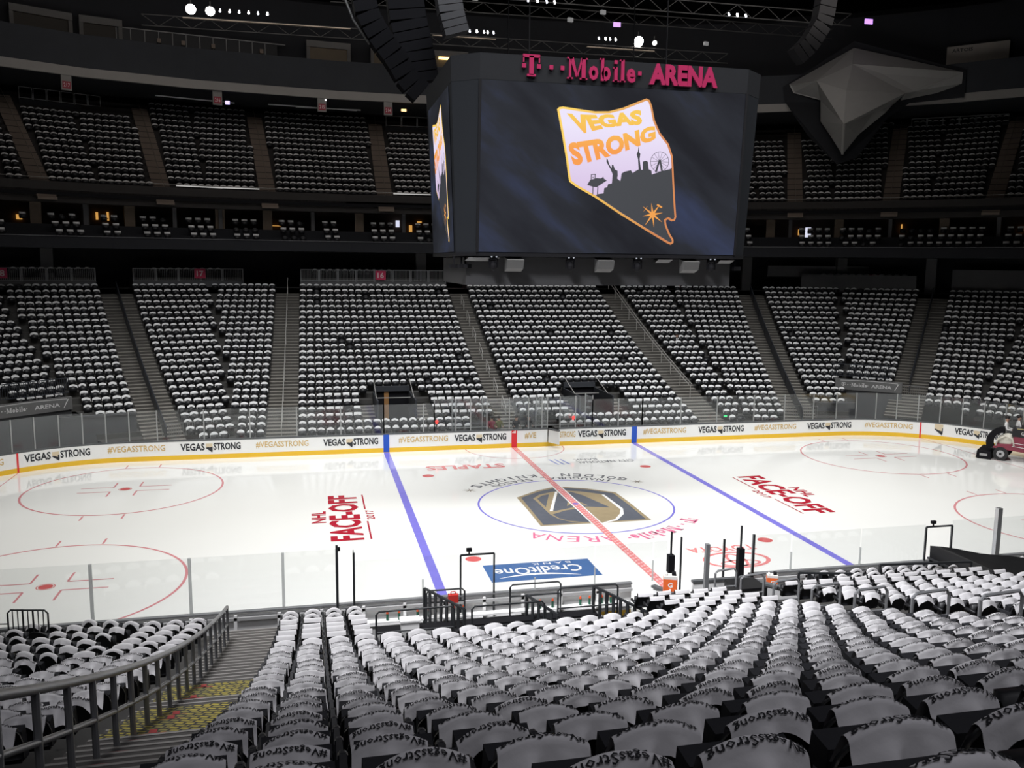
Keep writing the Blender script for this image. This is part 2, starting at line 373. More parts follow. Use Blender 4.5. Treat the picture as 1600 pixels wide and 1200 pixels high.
# NHL FACE-OFF 2017, twice
for s, cx, dx in ((1, -10.68, -1), (-1, 10.72, 1)):
    ro = PI/2 if s > 0 else -PI/2; yo = 0
    ice_text('FACE-OFF', 7.1, 1.38, cx, yo, ro, DRED_ICE, .035)
    ice_text('NHL', 1.8, .62, cx-s*1.12, .02, ro, DRED_ICE, .03)
    ice_text('2017', 1.45, .36, cx+s*1.12, .02, ro, DRED_ICE, .02)
    def ln(b):
        x = cx+s*.95
        for y0, y1 in ((.95, 3.5), (-3.5, -.95)): flat(b, x-.035, y0, x+.035, y1)
    paint('ice_rule', DRED_ICE, ln)
ice_text('STAPLES', 4.4, 1.0, -3.8, 8.38, PI, PINK_ICE, .03)
ice_text('TOYOTA', 2.85, .62, 3.8, -7.4, PI, PINK_ICE, .02)
def toyota(b, cx, cy, k, fn=lambda x, y: (x, y, ZI+.002)):
    def ell(ex, ey, rx, ry, w):
        for j in range(40):
            a, c = 2*PI*j/40, 2*PI*(j+1)/40; P = []
            for t, q in ((a, 0), (a, 1), (c, 1), (c, 0)):
                P.append(fn(cx+k*(ex+(rx-w*(1-q))*math.cos(t)), cy-k*(ey+(ry-w*.8*(1-q))*math.sin(t))))
            b.quad(*P)
    ell(0, 0, 1.35, .9, .17); ell(0, .37, .82, .35, .13); ell(0, .02, .37, .70, .13)
paint('ice_emblem', PINK_ICE, lambda b: toyota(b, 3.8, -8.72, 1))
def bank(b):
    b.quad((-5.9, -9.3, ZI), (-1.8, -9.3, ZI), (-1.8, -7.5, ZI), (-5.9, -7.5, ZI))
paint('ice_panel', NAVY_ICE, bank)
ice_text('CreditOne', 3.3, .72, -3.95, -8.35, PI, WHITE_ICE, .015, ZI+.004)
ice_text('B A N K', 1.5, .2, -3.3, -7.72, PI, WHITE_ICE, .0, ZI+.004)
def swoosh(b):
    for j in range(20):
        t, t2 = j/20, (j+1)/20
        f = lambda t: (-5.55+3.0*t, -9.0+.42*math.sin(PI*(t*.8+.12))-.1*t-.22*(1-t)**4*0, .07*math.sin(PI*t)+.01)
        x, y, w_ = f(t); x2, y2, w2 = f(t2); b.quad((x, y-w_-.12, ZI+.004), (x2, y2-w2-.12, ZI+.004), (x2, y2+w2-.12, ZI+.004), (x, y+w_-.12, ZI+.004))
paint('ice_swoosh', WHITE_ICE, swoosh)
ice_text('CITY NATIONAL', 3.4, .55, 4.3, 8.32, PI, LET_ICE, .005)
ice_text('BANK', 1.4, .4, 3.3, 8.98, PI, LET_ICE, .005)
def cn(b):
    for i in range(3):
        x = 2.15-.33*i; b.quad((x, 8.0, ZI), (x-.13, 8.0, ZI), (x-.13-.2, 9.3, ZI), (x-.2, 9.3, ZI))
paint('ice_bars', LBLUE, cn)
def arc_text(s, r, a_mid, step, h, w, m, outward, bold=.02, mesh_fn=None):
    b = MB(); n = len(s)
    for j, ch in enumerate(s):
        if ch == ' ': continue
        a = a_mid+(j-(n-1)/2)*step
        ww = w*({'I': .3, 'M': 1.25, '-': .4, 'i': .25, 'l': .25, '.': .2, 'E': .85, 'L': .85}.get(ch, 1))
        V, F = text_fit(ch, ww, h*({'-': .2, '.': .2}.get(ch, 1)), bold)
        ca, sa = math.cos(a), math.sin(a)
        sg = 1 if outward else -1      # letter tops point outward (1) or to the centre (-1)
        tx, ty = (sa*1, -ca*1) if outward else (-sa, ca)
        text_to(b, V, F, lambda x, y: (ca*r+tx*x+sg*ca*y, sa*r+ty*x+sg*sa*y, ZI+.002))
    return b.build('ice_lettering', m, ice)
arc_text('GOLDEN  KNIGHTS', 6.0, R(91), R(6.2), .62, .5, LET_ICE, False)
arc_text('INAUGURAL SEASON', 5.22, R(90), R(4.9), .46, .37, LET_ICE, False, .015)
arc_text('ARENA', 4.95, R(-108), R(-8.2), .75, .62, MAG_ICE, True, .0)
def star8(b, cx, cy, r, z=ZI+.002, fn=None, lens=None, rot=0):
    for j in range(8):
        a = rot+2*PI*j/8; L = r*(lens[j] if lens else 1); w_ = r*.13
        P = [(cx+L*math.cos(a), cy+L*math.sin(a)), (cx+w_*1.6*math.cos(a+.39), cy+w_*1.6*math.sin(a+.39)), (cx, cy), (cx+w_*1.6*math.cos(a-.39), cy+w_*1.6*math.sin(a-.39))]
        P = [fn(*p) if fn else (*p, z) for p in P]; b.quad(*P)
paint('ice_star', TAN_ICE, lambda b: star8(b, 4.4, 3.5, .42)); paint('ice_star', TAN_ICE, lambda b: star8(b, -4.45, 3.35, .42))
def slab_T(b, fn, x, h, w):
    for x0, x1, y0, y1 in ((-.13, .13, .06, .94), (-.26, .26, 0, .1), (-.5, .5, .86, 1), (-.5, -.42, .62, .9), (.42, .5, .62, .9)):
        b.quad(fn(x+x0*w, y0*h), fn(x+x1*w, y0*h), fn(x+x1*w, y1*h), fn(x+x0*w, y1*h))
def sq(b, fn, x, y, s): b.quad(fn(x-s/2, y-s/2), fn(x+s/2, y-s/2), fn(x+s/2, y+s/2), fn(x-s/2, y+s/2))
def slab_sign(b, fn, bold=.03, drops=True, strip=None):
    """serif 'T - - Mobile -' wordmark: cap height 1, total width about 6.35; fn maps (x, y) to 3-D"""
    slab_T(b, fn, .45, 1, .9)
    for x in (.06, .84): sq(b, fn, x, .47, .2)
    for x in (1.5, 2.1): sq(b, fn, x, .47, .2)
    x = 2.35
    def q(x0, x1, y0, y1): b.quad(fn(x0, y0), fn(x1, y0), fn(x1, y1), fn(x0, y1))
    # M
    q(x+.1, x+.22, 0, 1); q(x+.78, x+1.0, 0, 1); q(x, x+.32, 0, .07); q(x+.68, x+1.1, 0, .07); q(x, x+.3, .93, 1); q(x+.8, x+1.1, .93, 1)
    b.quad(fn(x+.12, 1), fn(x+.48, .1), fn(x+.58, .1), fn(x+.34, 1)); b.quad(fn(x+.5, .1), fn(x+.58, .1), fn(x+.86, 1), fn(x+.76, 1))
    for ch, cx, ww, hh in (('o', x+1.43, .52, .68), ('e', x+3.5, .5, .68)):
        V, F = text_fit(ch, ww, hh, .035); text_to(b, V, F, lambda a, c: fn(a+cx, c))
    V, F = text_fit('o', .5, .68, .035); text_to(b, V, F, lambda a, c: fn(a+x+2.12, c))
    q(x+1.84, x+2.0, 0, 1.05); q(x+1.77, x+1.9, .97, 1.05)
    for cx, top in ((x+2.66, .68), (x+3.03, 1.05)):
        q(cx-.09, cx+.09, 0, top); q(cx-.16, cx+.16, 0, .07); q(cx-.16, cx, top-.07, top)
    sq(b, fn, x+2.65, .92, .17); sq(b, fn, x+3.98, .47, .19)
def tm_ice(b):
    L = 3.9; r = 5.05
    def fn(x, y):
        k = .68; a = R(-60)-(x-3.2)*k/(r+.35); rr = r+y*.75; return (rr*math.cos(a), rr*math.sin(a), ZI+.002)
    slab_sign(b, fn)
paint('ice_lettering', MAG_ICE, tm_ice)
LG = {'outer': [(-2.47, 1.62), (-1.16, 2.75), (-0.27, 3.2), (0.27, 3.2), (1.4, 2.65), (2.57, 1.67), (2.6, -0.22), (2.54, -3.14), (-2.5, -3.1), (-2.46, -0.58)],
'field': [(-2.27, 1.55), (-1.08, 2.56), (-0.23, 3.0), (0.23, 3.0), (1.3, 2.5), (2.39, 1.55), (2.42, -0.53), (2.36, -2.97), (-2.34, -2.93), (-2.3, -0.44)],
'helm': [(-1.74, 1.3), (-1.27, 1.93), (-0.62, 2.28), (0.1, 2.5), (0.9, 2.15), (1.82, 1.44), (1.89, 0.1), (1.86, -1.32), (1.6, -2.0), (1.0, -2.75), (0.2, -3.14), (-0.21, -3.1), (-0.99, -2.8), (-1.45, -2.2), (-1.63, -1.53), (-1.67, -0.49), (-1.69, 0.68)],
'centre': [(-0.24, 2.2), (0.4, 2.2), (0.79, 1.46), (1.41, -0.86), (0.44, -0.56), (-0.09, -0.46), (-0.62, -0.69), (-1.38, -1.02), (-0.83, 0.61)],
'eye': [(-1.55, 1.23), (-1.18, 1.73), (-0.78, 1.93), (-1.52, -0.27)],
'lower': [(-1.52, -1.47), (-0.8, -0.98), (-0.19, -0.77), (0.27, -0.94), (0.25, -1.73), (0.04, -3.0), (-0.56, -2.86), (-1.1, -2.55), (-1.4, -2.1)],
'whiteL': [(-0.36, 2.32), (-0.24, 2.3), (-1.38, -0.98), (-1.53, -0.96)],
'whiteR': [(1.74, 1.38), (1.87, 1.36), (1.93, -1.16), (1.67, -2.0), (1.04, -2.88), (0.3, -3.22), (0.35, -3.06), (1.0, -2.7), (1.5, -1.93), (1.77, -1.26), (1.75, 0.12)],
'nose': [(-0.51, -0.3), (-0.28, 0.38), (0.27, 0.45), (0.5, -0.37), (0.38, -0.39), (0.2, 0.1), (-0.15, 0.1)]}
for q, (k_, m_) in enumerate((('outer', GOLD_ICE), ('field', STEEL_ICE), ('helm', GOLD_ICE), ('centre', STEEL_ICE), ('eye', STEEL_ICE), ('lower', STEEL_ICE), ('whiteL', WHITE_ICE), ('whiteR', WHITE_ICE), ('nose', GOLD_ICE))):
    zz = ZI+.0003*q; paint('crest_layer', m_, lambda b: poly_mb(b, LG[k_], lambda x, y: (x, y, zz-.002)))

# ------------------------------------------------------------ dasher boards
def bpt(s, off=0):            # arc-length parameter along the far boards, s = x on the straight
    q = abs(s)
    if q <= CX: return (s, BY+off, 0)
    a = (q-CX)/BR
    if a <= PI/2: return (math.copysign(CX+(BR+off)*math.sin(a), s), CY+(BR+off)*math.cos(a), -math.copysign(a, s))
    e = q-CX-BR*PI/2; return (math.copysign(BX+off, s), CY-e, -math.copysign(PI/2, s))
SMAX = CX+BR*PI/2+CY
svals = [(-SMAX+2*SMAX*j/150) for j in range(151)]
def loop(off, sy=1): return [(bpt(s, off)[0], bpt(s, off)[1]*sy) for s in svals]
def strip(mb, p, q, z0, z1):   # solid band between two offset paths
    for a, b, c, d in zip(p, p[1:], q[1:], q):
        mb.hexa([(a[0], a[1], z0), (b[0], b[1], z0), (c[0], c[1], z0), (d[0], d[1], z0)], [(a[0], a[1], z1), (b[0], b[1], z1), (c[0], c[1], z1), (d[0], d[1], z1)])
    return mb
boards = empty('dasher_boards', (0, 0, 0), 0, 'white dasher boards with yellow kickplate around the far side of the ice', 'boards')
DOOR = (2.1, 2.85)
def fband(nm_, m_, o0, o1, z0, z1, skip=None):
    sv = [s for s in svals if not (skip and skip[0] < s < skip[1])]
    if skip:
        A = [s for s in sv if s <= skip[0]]+[skip[0]]; B = [skip[1]]+[s for s in sv if s >= skip[1]]; segs = (A, B)
    else: segs = (sv,)
    for g in segs:
        p = [bpt(s, o0)[:2] for s in g]; q = [bpt(s, o1)[:2] for s in g]; strip(MB(), p, q, z0, z1).build(nm_, m_, boards)
fband('board_panel', WHITE, 0, .12, .26, 1.05, DOOR)
fband('kickplate', YEL, -.012, .12, 0, .26)
fband('cap_rail', CAPM, -.01, .16, 1.05, 1.13, DOOR)
def bstripe(s, w_, m, z0=.02, z1=1.06, name='stripe'):
    b = MB(); n = 1
    x0, y0, _ = bpt(s-w_/2, -.025); x1, y1, _ = bpt(s+w_/2, -.025); x2, y2, _ = bpt(s+w_/2, .0); x3, y3, _ = bpt(s-w_/2, .0)
    b.hexa([(x0, y0, z0), (x1, y1, z0), (x2, y2, z0), (x3, y3, z0)], [(x0, y0, z1), (x1, y1, z1), (x2, y2, z1), (x3, y3, z1)]); b.build(name, m, boards)
bstripe(-25.5*ft, .34, BLUEP); bstripe(25.5*ft, .34, BLUEP); bstripe(0, .34, REDP)
GS = CX+BR*math.asin((89*ft-CX)/BR); bstripe(-GS, .09, REDP); bstripe(GS, .09, REDP)
def board_text(s, s0, s1, h, z, m, bold=.03):
    V, F = text_fit(s, s1-s0, h, bold, cutx=.35 if abs(s0)+1 > CX-3 else None); b = MB()
    sm = (s0+s1)/2; text_to(b, V, F, lambda x, y: (*bpt(sm+x, -.014)[:2], z+y)); b.build('board_lettering', m, boards)
def nev_small(b, sm, z, k, fn, part):
    if part == 0: P = [(-.5, 1), (.5, 1), (.5, .1), (-.5, .35)]
    else: P = [(-.5, .36), (-.2, .45), (.1, .4), (.5, .55), (.5, -.1), (.42, -.42), (-.5, .3)]
    poly_mb(b, P, lambda x, y: fn(sm+x*k, z+y*k))
VS = [(-27.18, -23.96), (-19.29, -16.04), (-11.43, -8.25), (-3.7, -.5), (4.06, 7.21), (12.12, 15.3), (19.87, 23.1), (29.55, 32.3)]
HV = [(-31.0, -28.2), (-23.09, -20.1), (-15.2, -12.26), (-7.04, -4.09), (.66, 3.61), (8.37, 11.28), (16.07, 19.07), (24.01, 27.04)]
LSC = mat('pale_gold_print', (.72, .6, .42), .5)
for a, b_ in VS:
    L = b_-a; board_text('VEGAS', a, a+L*.40, .42, .50, BLK); board_text('STRONG', a+L*.545, b_, .42, .50, BLK)
    for pt_, m_ in ((0, LSC), (1, BLK)):
        mbb = MB(); nev_small(mbb, a+L*.475, .52, .36, lambda s, z: (*bpt(s, -.015-.001*pt_)[:2], z), pt_); mbb.build('board_emblem', m_, boards)
for pt_, m_ in ((0, LSC), (1, BLK)):
    mbb = MB(); nev_small(mbb, 28.6, .52, .5, lambda s, z: (*bpt(s, -.015-.001*pt_)[:2], z), pt_); mbb.build('board_emblem', m_, boards)
for a, b_ in HV:
    if a < 0 or a > 1:
        board_text('#VEGASSTRONG', a, b_, .38, .52, GOLD, .015)
    else:
        board_text('#VE', a, a+.72, .38, .52, GOLD, .015); board_text('STRONG', 2.9, b_+.72*.0+.9, .38, .52, GOLD, .015) if False else board_text('STRONG', 2.9, 4.0-.1, .38, .52, GOLD, .015)
# emblem shown on the red stripe: three slanted bars
mbb = MB()
for i in range(3):
    x = -.09+.075*i; h = .06+.045*i; mbb.quad((x-.03, BY-.03, .9), (x+.03, BY-.03, .9), (x+.01, BY-.03, .9+h+.02), (x-.05, BY-.03, .9+h))
mbb.build('board_emblem', WHITE, boards)
# open board door
dg = empty('board_gate', (2.1, BY-.05, 0), 0, 'open white board gate between the gold letters at the penalty boxes', 'gate')
MB().box(.3, -.38, .66, .9, .09, .80, R(-62)+PI/2*0).build('gate_panel', WHITE, dg)
MB().box(.3, -.38, 1.1, .92, .13, .08, R(-62)).build('cap_rail', CAPM, dg)
MB().box(.55, -.25, .85, .06, .06, .3).build('latch', DPOST, dg)

# near boards, seen from behind
nb = empty('dasher_boards', (0, 0, 0), 0, 'near dasher boards seen from behind with grey frame and dark top rail', 'boards')
def nband(nm_, m_, segs, o0, o1, z0, z1):
    for a, b_ in segs:
        g = [a]+[s for s in svals if a < s < b_]+[b_]
        strip(MB(), [(bpt(s, o0)[0], -bpt(s, o0)[1]) for s in g], [(bpt(s, o1)[0], -bpt(s, o1)[1]) for s in g], z0, z1).build(nm_, m_, nb)
NS = [(-SMAX, -2.1), (2.0, SMAX)]
nband('board_panel', BACKW, NS, 0, .05, .2, 1.02)
nband('kickplate', YEL, NS, -.012, .05, 0, .2)
nband('cap_rail', mat('near_cap_grey', (.2, .205, .21), .5, noise=.1), NS, -.02, .13, 1.07, 1.12)
nband('frame_rail', GREYM, NS, .03, .17, .86, .95)
nband('frame_rail', GREYM, NS, .05, .17, .30, .36)
k_ = -24.0
while k_ < 20:
    if not (-2.1 < k_ < 2):
        x, y, a = bpt(k_, .11); MB().box(x, -y, .6, .09, .12, .84, -a).build('frame_stud', BACKW, nb)
    k_ += 1.22

# ------------------------------------------------------------ glass
def glass_run(root, svs, sy, z0, ztops, pm, pw=.06, skip=(), post_top=None):
    for j, s in enumerate(svs):
        x, y, a = bpt(s, .07); zt_ = ztops[j] if isinstance(ztops, list) else ztops
        pz = post_top[j] if post_top else zt_
        MB().box(x, y*sy, (z0+pz)/2, pw, pw, pz-z0, a*sy).build('post', pm, root)
        if j+1 < len(svs) and j not in skip:
            x2, y2, _ = bpt(svs[j+1], .07); zt_ = min(zt_, ztops[j+1]) if isinstance(ztops, list) else zt_
            L = math.hypot(x2-x, y2-y)
            d = math.atan2((y2-y)*sy, x2-x)
            MB().box((x+x2)/2, (y+y2)/2*sy, (z0+zt_)/2, L-.05, .013, zt_-z0, d).build('glass_panel', GLASS, root)
gl = empty('rink_glass', (0, 0, 0), 0, 'clear glass shielding with aluminium posts on the far boards', 'glass')
left = [-31.0, -29.9, -28.8, -27.72, -26.6, -25.42, -24.27, -23.13, -21.95, -20.49, -18.0, -15.5, -12.9, -10.4, -7.9]
glass_run(gl, left, 1, 1.13, 2.85, POST)
glass_run(gl, [-7.9, -5.55, -4.9], 1, 1.13, 2.85, POST)
glass_run(gl, [8.3, 10.9, 13.4, 16.0, 18.2, 20.3, 22.0, 23.4, 24.7, 26.0, 27.3, 28.6, 29.9, 31.2, 32.5, 33.6], 1, 1.13, 2.85, POST)
glass_run(gl, [5.0, 6.7, 8.3], 1, 1.13, 2.85, POST)
pb = empty('penalty_box_glass', (0, 0, 0), 0, 'taller posts and panes around the penalty boxes at the far centre line', 'glass')
glass_run(pb, [-4.9, -3.6, -2.7, -1.7, -.3, .9, 1.75, 2.1], 1, 1.13, 3.1, POST)
glass_run(pb, [2.9, 3.9, 5.0], 1, 1.13, 3.1, POST)
for x in (-3.6, -1.7, 1.75, 5.0):
    MB().box(x, BY+1.55, 1.5, .06, .06, 3.0).build('post', POST, pb)
    MB().box(x, BY+.8, 2.0, .013, 1.4, 1.9).build('glass_panel', GLASS, pb)
for x0, x1 in ((-3.6, -1.7), (-1.7, 1.75), (1.75, 5.0)):
    MB().box((x0+x1)/2, BY+1.55, 1.9, x1-x0-.06, .013, 1.7).build('glass_panel', GLASS, pb)
MB().box(.6, BY+1.5, 1.05, 8.8, .05, .06).build('rail', POST, pb)

PP = mat('pale_post', (.75, .76, .75), .5); nt = PP.node_tree; tr_ = nt.nodes.new('ShaderNodeBsdfTransparent'); mxs = nt.nodes.new('ShaderNodeMixShader'); tr_.inputs[0].default_value = (.8, .82, .82, 1); mxs.inputs[0].default_value = .5
nt.links.new(tr_.outputs[0], mxs.inputs[1]); nt.links.new(nt.nodes['Principled BSDF'].outputs[0], mxs.inputs[2]); nt.links.new(mxs.outputs[0], nt.nodes['Material Output'].inputs['Surface'])
ng = empty('rink_glass', (0, 0, 0), 0, 'clear glass shielding with pale posts on the near boards left of the bench', 'glass')
glass_run(ng, [-29.5, -27.5, -25.6, -23.2, -20.65, -18.06, -15.45, -12.88, -11.34], -1, 1.1, 2.8, PP, .08)
POSTN = PP
n2 = empty('bench_glass', (0, 0, 0), 0, 'low clear glass along the players bench with short grey posts', 'glass')
glass_run(n2, [-10.86, -8.8, -7.65], -1, 1.1, 2.4, POSTN, .05, post_top=[2.75, 1.7, 1.15])
glass_run(n2, [-6.61, -5.3, -3.35, -1.4, -.9], -1, 1.1, 2.4, POSTN, .04, post_top=[1.15, 1.5, 1.7, 1.8, 1.1])
n3 = empty('bench_glass', (0, 0, 0), 0, 'clear glass on the near boards right of the timekeeper gap', 'glass')
glass_run(n3, [2.08, 3.5, 6.1, 8.61], -1, 1.1, 2.4, POSTN, .05, post_top=[2.45, 1.75, 1.75, 2.3])
glass_run(n3, [9.64, 11.49, 14, 16.5, 19], -1, 1.1, 2.5, POSTN, .05, post_top=[2.3, 2.8, 2.5, 2.5, 2.5])
# tall corner posts
def tallpost(x, y, z0, z1, thick, m, label, zt=None, tw=.13):
    t = empty('glass_corner_post', (x, y, z0), 0, label, 'post')
    MB().box(0, 0, (z1-z0)/2, thick, thick, z1-z0).build('post', m, t)
    if zt: MB().box(0, 0, (zt-z0)/2, tw, tw, zt-z0).build('padded_sleeve', BLACK, t)
    return t
tallpost(-11.34, -13.05, 1.0, 2.93, .07, DPOST, 'tall dark glass post at the left end of the players bench')
tallpost(-10.86, -13.25, .4, 2.73, .06, DPOST, 'dark post behind the rounded glass end of the players bench')
tallpost(11.49, -13.05, .6, 2.85, .17, mat('bright_post', (.55, .56, .56), .25, .7), 'thick bright steel post beside the tarpaulin covered tunnel')
tallpost(-.80, -13.05, .3, 2.72, .05, DPOST, 'thin black post with padded sleeve left of the timekeeper gap', 1.95, .2)
tallpost(-.5, -13.15, .3, 2.55, .05, DPOST, 'plain dark post just right of the left padded sleeve')
tallpost(-.05, -14.1, .3, 2.6, .13, STEELR, 'thick grey steel post inside the timekeeper gap')
tallpost(1.05, -13.05, .4, 2.35, .06, DPOST, 'dark post at the back of the timekeeper gap')
tallpost(1.51, -13.3, .3, 2.85, .05, DPOST, 'black post with padded sleeve right of the timekeeper gap', 2.1, .2)
tallpost(2.1, -13.05, .6, 2.45, .07, DPOST, 'dark post where the right glass run begins')
tallpost(-11.3, -12.93, 2.72, 2.82, .02, DPOST, 'small camera on the glass edge left of the players bench', 2.82, .12)
def portal(x0, x1, zt, label, y=-13.05):
    t = empty('camera_frame', ((x0+x1)/2, y, 1.1), 0, label, 'frame'); h = zt-1.1; w_ = (x1-x0)/2
    for s in (-1, 1): MB().box(s*w_, 0, h/2-.35, .05, .05, h+.7).build('upright', DPOST, t)
    MB().box(0, 0, h, 2*w_, .05, .05).build('crossbar', DPOST, t)
    c = MB(); c.box(-w_*.5, 0, h+.16, .16, .1, .1); c.box(-w_*.5, 0, h+.07, .04, .04, .1); c.build('camera', BLACK, t)
portal(-7.65, -6.61, 2.38, 'thin black frame with small camera over the players bench door')
portal(8.61, 9.64, 2.32, 'thin black frame with small camera beside the covered tunnel')

# ------------------------------------------------------------ stairs
def stairs(label, k, u0, u1, sx, sy, fl, i0, i1, halves=1, sub=None, mats=None):
    cx = LO.pt(k, (u0+u1)/2, TR*i0, sx, sy); root = empty('aisle_stairs', (*cx, fl(i0)), 0, label, 'stairs')
    w_ = u1-u0; rz = LO.rot(k, sx, sy)
    def stepmesh(dep, hgt, nose=True):
        b = MB(); b.box(0, -dep/2, -hgt/2, w_, dep, hgt)
        b.cur = 1; b.box(0, -.02, .004, w_-.04, .04, .012); b.cur = 0
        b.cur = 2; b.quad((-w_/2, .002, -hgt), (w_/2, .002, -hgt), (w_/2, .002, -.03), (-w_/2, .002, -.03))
        return b.mesh('step')
    me = None
    for i in range(i0, i1):
        n = halves+1; dz = (fl(i)-fl(i-1))/n if i > 0 else .12
        for j in range(n):
            if sub and sub(i, j): continue
            # local +y faces the ice: front edge of the step
            d = TR*i-.72-(0 if j == 0 else TR*j/n)
            if k >= 1 and min(sdf_boards(*LO.pt(k, q, d-.05, sx, sy)) for q in (u0, u1)) < .3: continue
            z = fl(i)-dz*j
            if me is None:
                me = stepmesh(TR/n+.0, .17)
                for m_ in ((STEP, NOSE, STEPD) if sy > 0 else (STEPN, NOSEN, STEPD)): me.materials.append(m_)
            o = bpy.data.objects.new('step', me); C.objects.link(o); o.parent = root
            x, y = LO.pt(k, (u0+u1)/2, d, sx, sy)
            o.location = (x-cx[0], y-cx[1], z+.012-fl(i0)); o.rotation_euler = (0, 0, rz)
    return root
S_ = stairs
S_('far aisle stairs with the thin pale centre handrail', 0, -14.75, -12.9, 1, 1, flf, 0, 25)
S_('concrete aisle stairs with looped rails behind the far centre line', 0, -.4, 1.05, 1, 1, flf, 0, 25)
S_('concrete aisle stairs with long double rail right of the scoreboard', 0, 13.2, 15.1, 1, 1, flf, 0, 25)
S_('leftmost far aisle stairs, split by a dark panelled rail', 1, 13.9, 16.15, -1, 1, flf, 1, 25)
S_('far aisle stairs just right of the scoreboard, dark centre rail', 1, 13.9, 16.15, 1, 1, flf, 1, 25)
S_('rightmost far aisle stairs beside the right name board', 2, 10.2, 12.5, 1, 1, flf, 2, 25)
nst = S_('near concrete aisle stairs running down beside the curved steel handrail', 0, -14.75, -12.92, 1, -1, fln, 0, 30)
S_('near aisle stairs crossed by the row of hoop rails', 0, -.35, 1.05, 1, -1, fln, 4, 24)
S_('far vomitory side stairs left of the tunnel below section 16', 0, -9.0, -8.1, 1, 1, flf, 2, 6)
S_('far vomitory side stairs right of the tunnel below section 16', 0, -5.5, -4.7, 1, 1, flf, 2, 6)
S_('far vomitory side stairs left of the tunnel right of centre', 0, 4.3, 5.1, 1, 1, flf, 2, 6)
S_('far vomitory side stairs right of the tunnel right of centre', 0, 7.6, 8.6, 1, 1, flf, 2, 6)
# yellow slip mats and red row markers on the near stairs
MATY = bpy.data.materials.new('yellow_slip_mat'); MATY.use_nodes = True; nt = MATY.node_tree; pb_ = nt.nodes['Principled BSDF']
tcn = nt.nodes.new('ShaderNodeTexCoord'); mp = nt.nodes.new('ShaderNodeMapping'); mp.inputs['Scale'].default_value = (5.5, 11, 1); mp.inputs['Rotation'].default_value = (0, 0, .5)
bk = nt.nodes.new('ShaderNodeTexBrick'); bk.inputs['Color1'].default_value = (.42, .34, .05, 1); bk.inputs['Color2'].default_value = (.22, .2, .06, 1); bk.inputs['Mortar'].default_value = (.03, .03, .03, 1)
bk.inputs['Mortar Size'].default_value = .12; bk.inputs['Scale'].default_value = 1.0; bk.inputs['Brick Width'].default_value = .9; bk.inputs['Row Height'].default_value = .6
nt.links.new(tcn.outputs['Object'], mp.inputs[0]); nt.links.new(mp.outputs[0], bk.inputs[0]); nt.links.new(bk.outputs[0], pb_.inputs['Base Color']); pb_.inputs['Roughness'].default_value = .7
for i, d_ in ((9, 0), (10, 0), (12, 0), (13, 0), (14, 0)):
    for j in (0, 1):
        z = fln(i)-(fln(i)-fln(i-1))/2*j+.03-fln(0); y = -(14.8+TR*i-.72-TR*j/2)
        o = MB().box(0, -.22, 0, 1.7, .4, .012).build('slip_mat', MATY, nst); o.location = (0, y+14.8+.0, z)
        if (i+j) % 2 == 0:
            r_ = MB().box(0, 0, 0, .1, .3, .01).box(0, 0, 0, .34, .1, .01).build('row_marker', mat('red_marker', (.3, .03, .03), .6), nst); r_.location = (-.2, y+14.8-.2, z+.012)
for i in range(1, 26):
    o = MB().box(0, 0, 0, .22, .03, .05).build('row_marker', mat('red_marker', (.3, .03, .03), .6), nst)
    o.location = (-.25, -(TR*i-.72)+.02, fln(i)-fln(0)-.02)

# ------------------------------------------------------------ handrails
def stairline(sy, fl, k, u, sx, i0, i1, h, n=2, jit=0):
    pts = []
    for q in range(int((i1-i0)*n)+1):
        i = i0+q/n; x, y = LO.pt(k, u, TR*i-.5, sx, sy); pts.append((x, y, fl(i)+h))
    return pts
hr = empty('handrail', (-14.25, -14.8, fln(0)), 0, 'long curved grey steel handrail running down the near left stairs', 'handrail')
def rel(pts, o): return [(p[0]-o[0], p[1]-o[1], p[2]-o[2]) for p in pts]
oo = (-14.25, -14.8, fln(0))
MB().tube(rel(stairline(-1, fln, 0, -14.25, 1, 1, 26, 1.0, 1), oo), .046, 10).build('top_rail', STEELR, hr, True)
MB().tube(rel(stairline(-1, fln, 0, -14.25, 1, 1, 26, .52, 1), oo), .032, 8).build('middle_rail', STEELR, hr, True)
for i in range(1, 27):
    p = LO.pt(0, -14.25, TR*i-.5, 1, -1); MB().cyl((0, 0, 0), (0, 0, 1.0), .036, 8).build('post', STEELR, hr).location = (p[0]-oo[0], p[1]-oo[1], fln(i)-oo[2])
def rail_far(label, k, u, sx, i0, i1, m, r=.025, h=.95, infill=False, every=3, double=0):
    x, y = LO.pt(k, u, TR*i0, sx, 1); o_ = (x, y, flf(i0)); t = empty('handrail', o_, 0, label, 'handrail')
    for dd in ([0] if not double else [-double, double]):
        MB().tube(rel(stairline(1, flf, k, u+dd, sx, i0, i1, h, 1), o_), r, 6).build('top_rail', m, t)
    for i in range(int(i0), int(i1)+1, every):
        q = LO.pt(k, u, TR*i-.5, sx, 1); MB().box(q[0]-x, q[1]-y, flf(i)-o_[2]+h/2, .04, .04, h).build('post', m, t)
    if infill:
        P = rel(stairline(1, flf, k, u, sx, i0, i1, h-.06, 1), o_); Q = rel(stairline(1, flf, k, u, sx, i0, i1, .1, 1), o_); b = MB()
        for a, b2, c, d in zip(Q, Q[1:], P[1:], P): b.quad(a, b2, c, d)
        b.build('infill_panel', mat('smoked_infill', (.035, .042, .06), .4), t)
    return t
rail_far('pale thin handrail down the middle of the far left stairs', 0, -13.82, 1, 0, 25, PALER, .03, .9)
rail_far('double pale handrail on the far stairs right of the scoreboard', 0, 14.15, 1, 5, 25, PALER, .028, .95, False, 2, .12)
rail_far('dark panelled handrail on the leftmost far stairs', 1, 15.0, -1, 1, 24, DARKR, .04, .95, True)
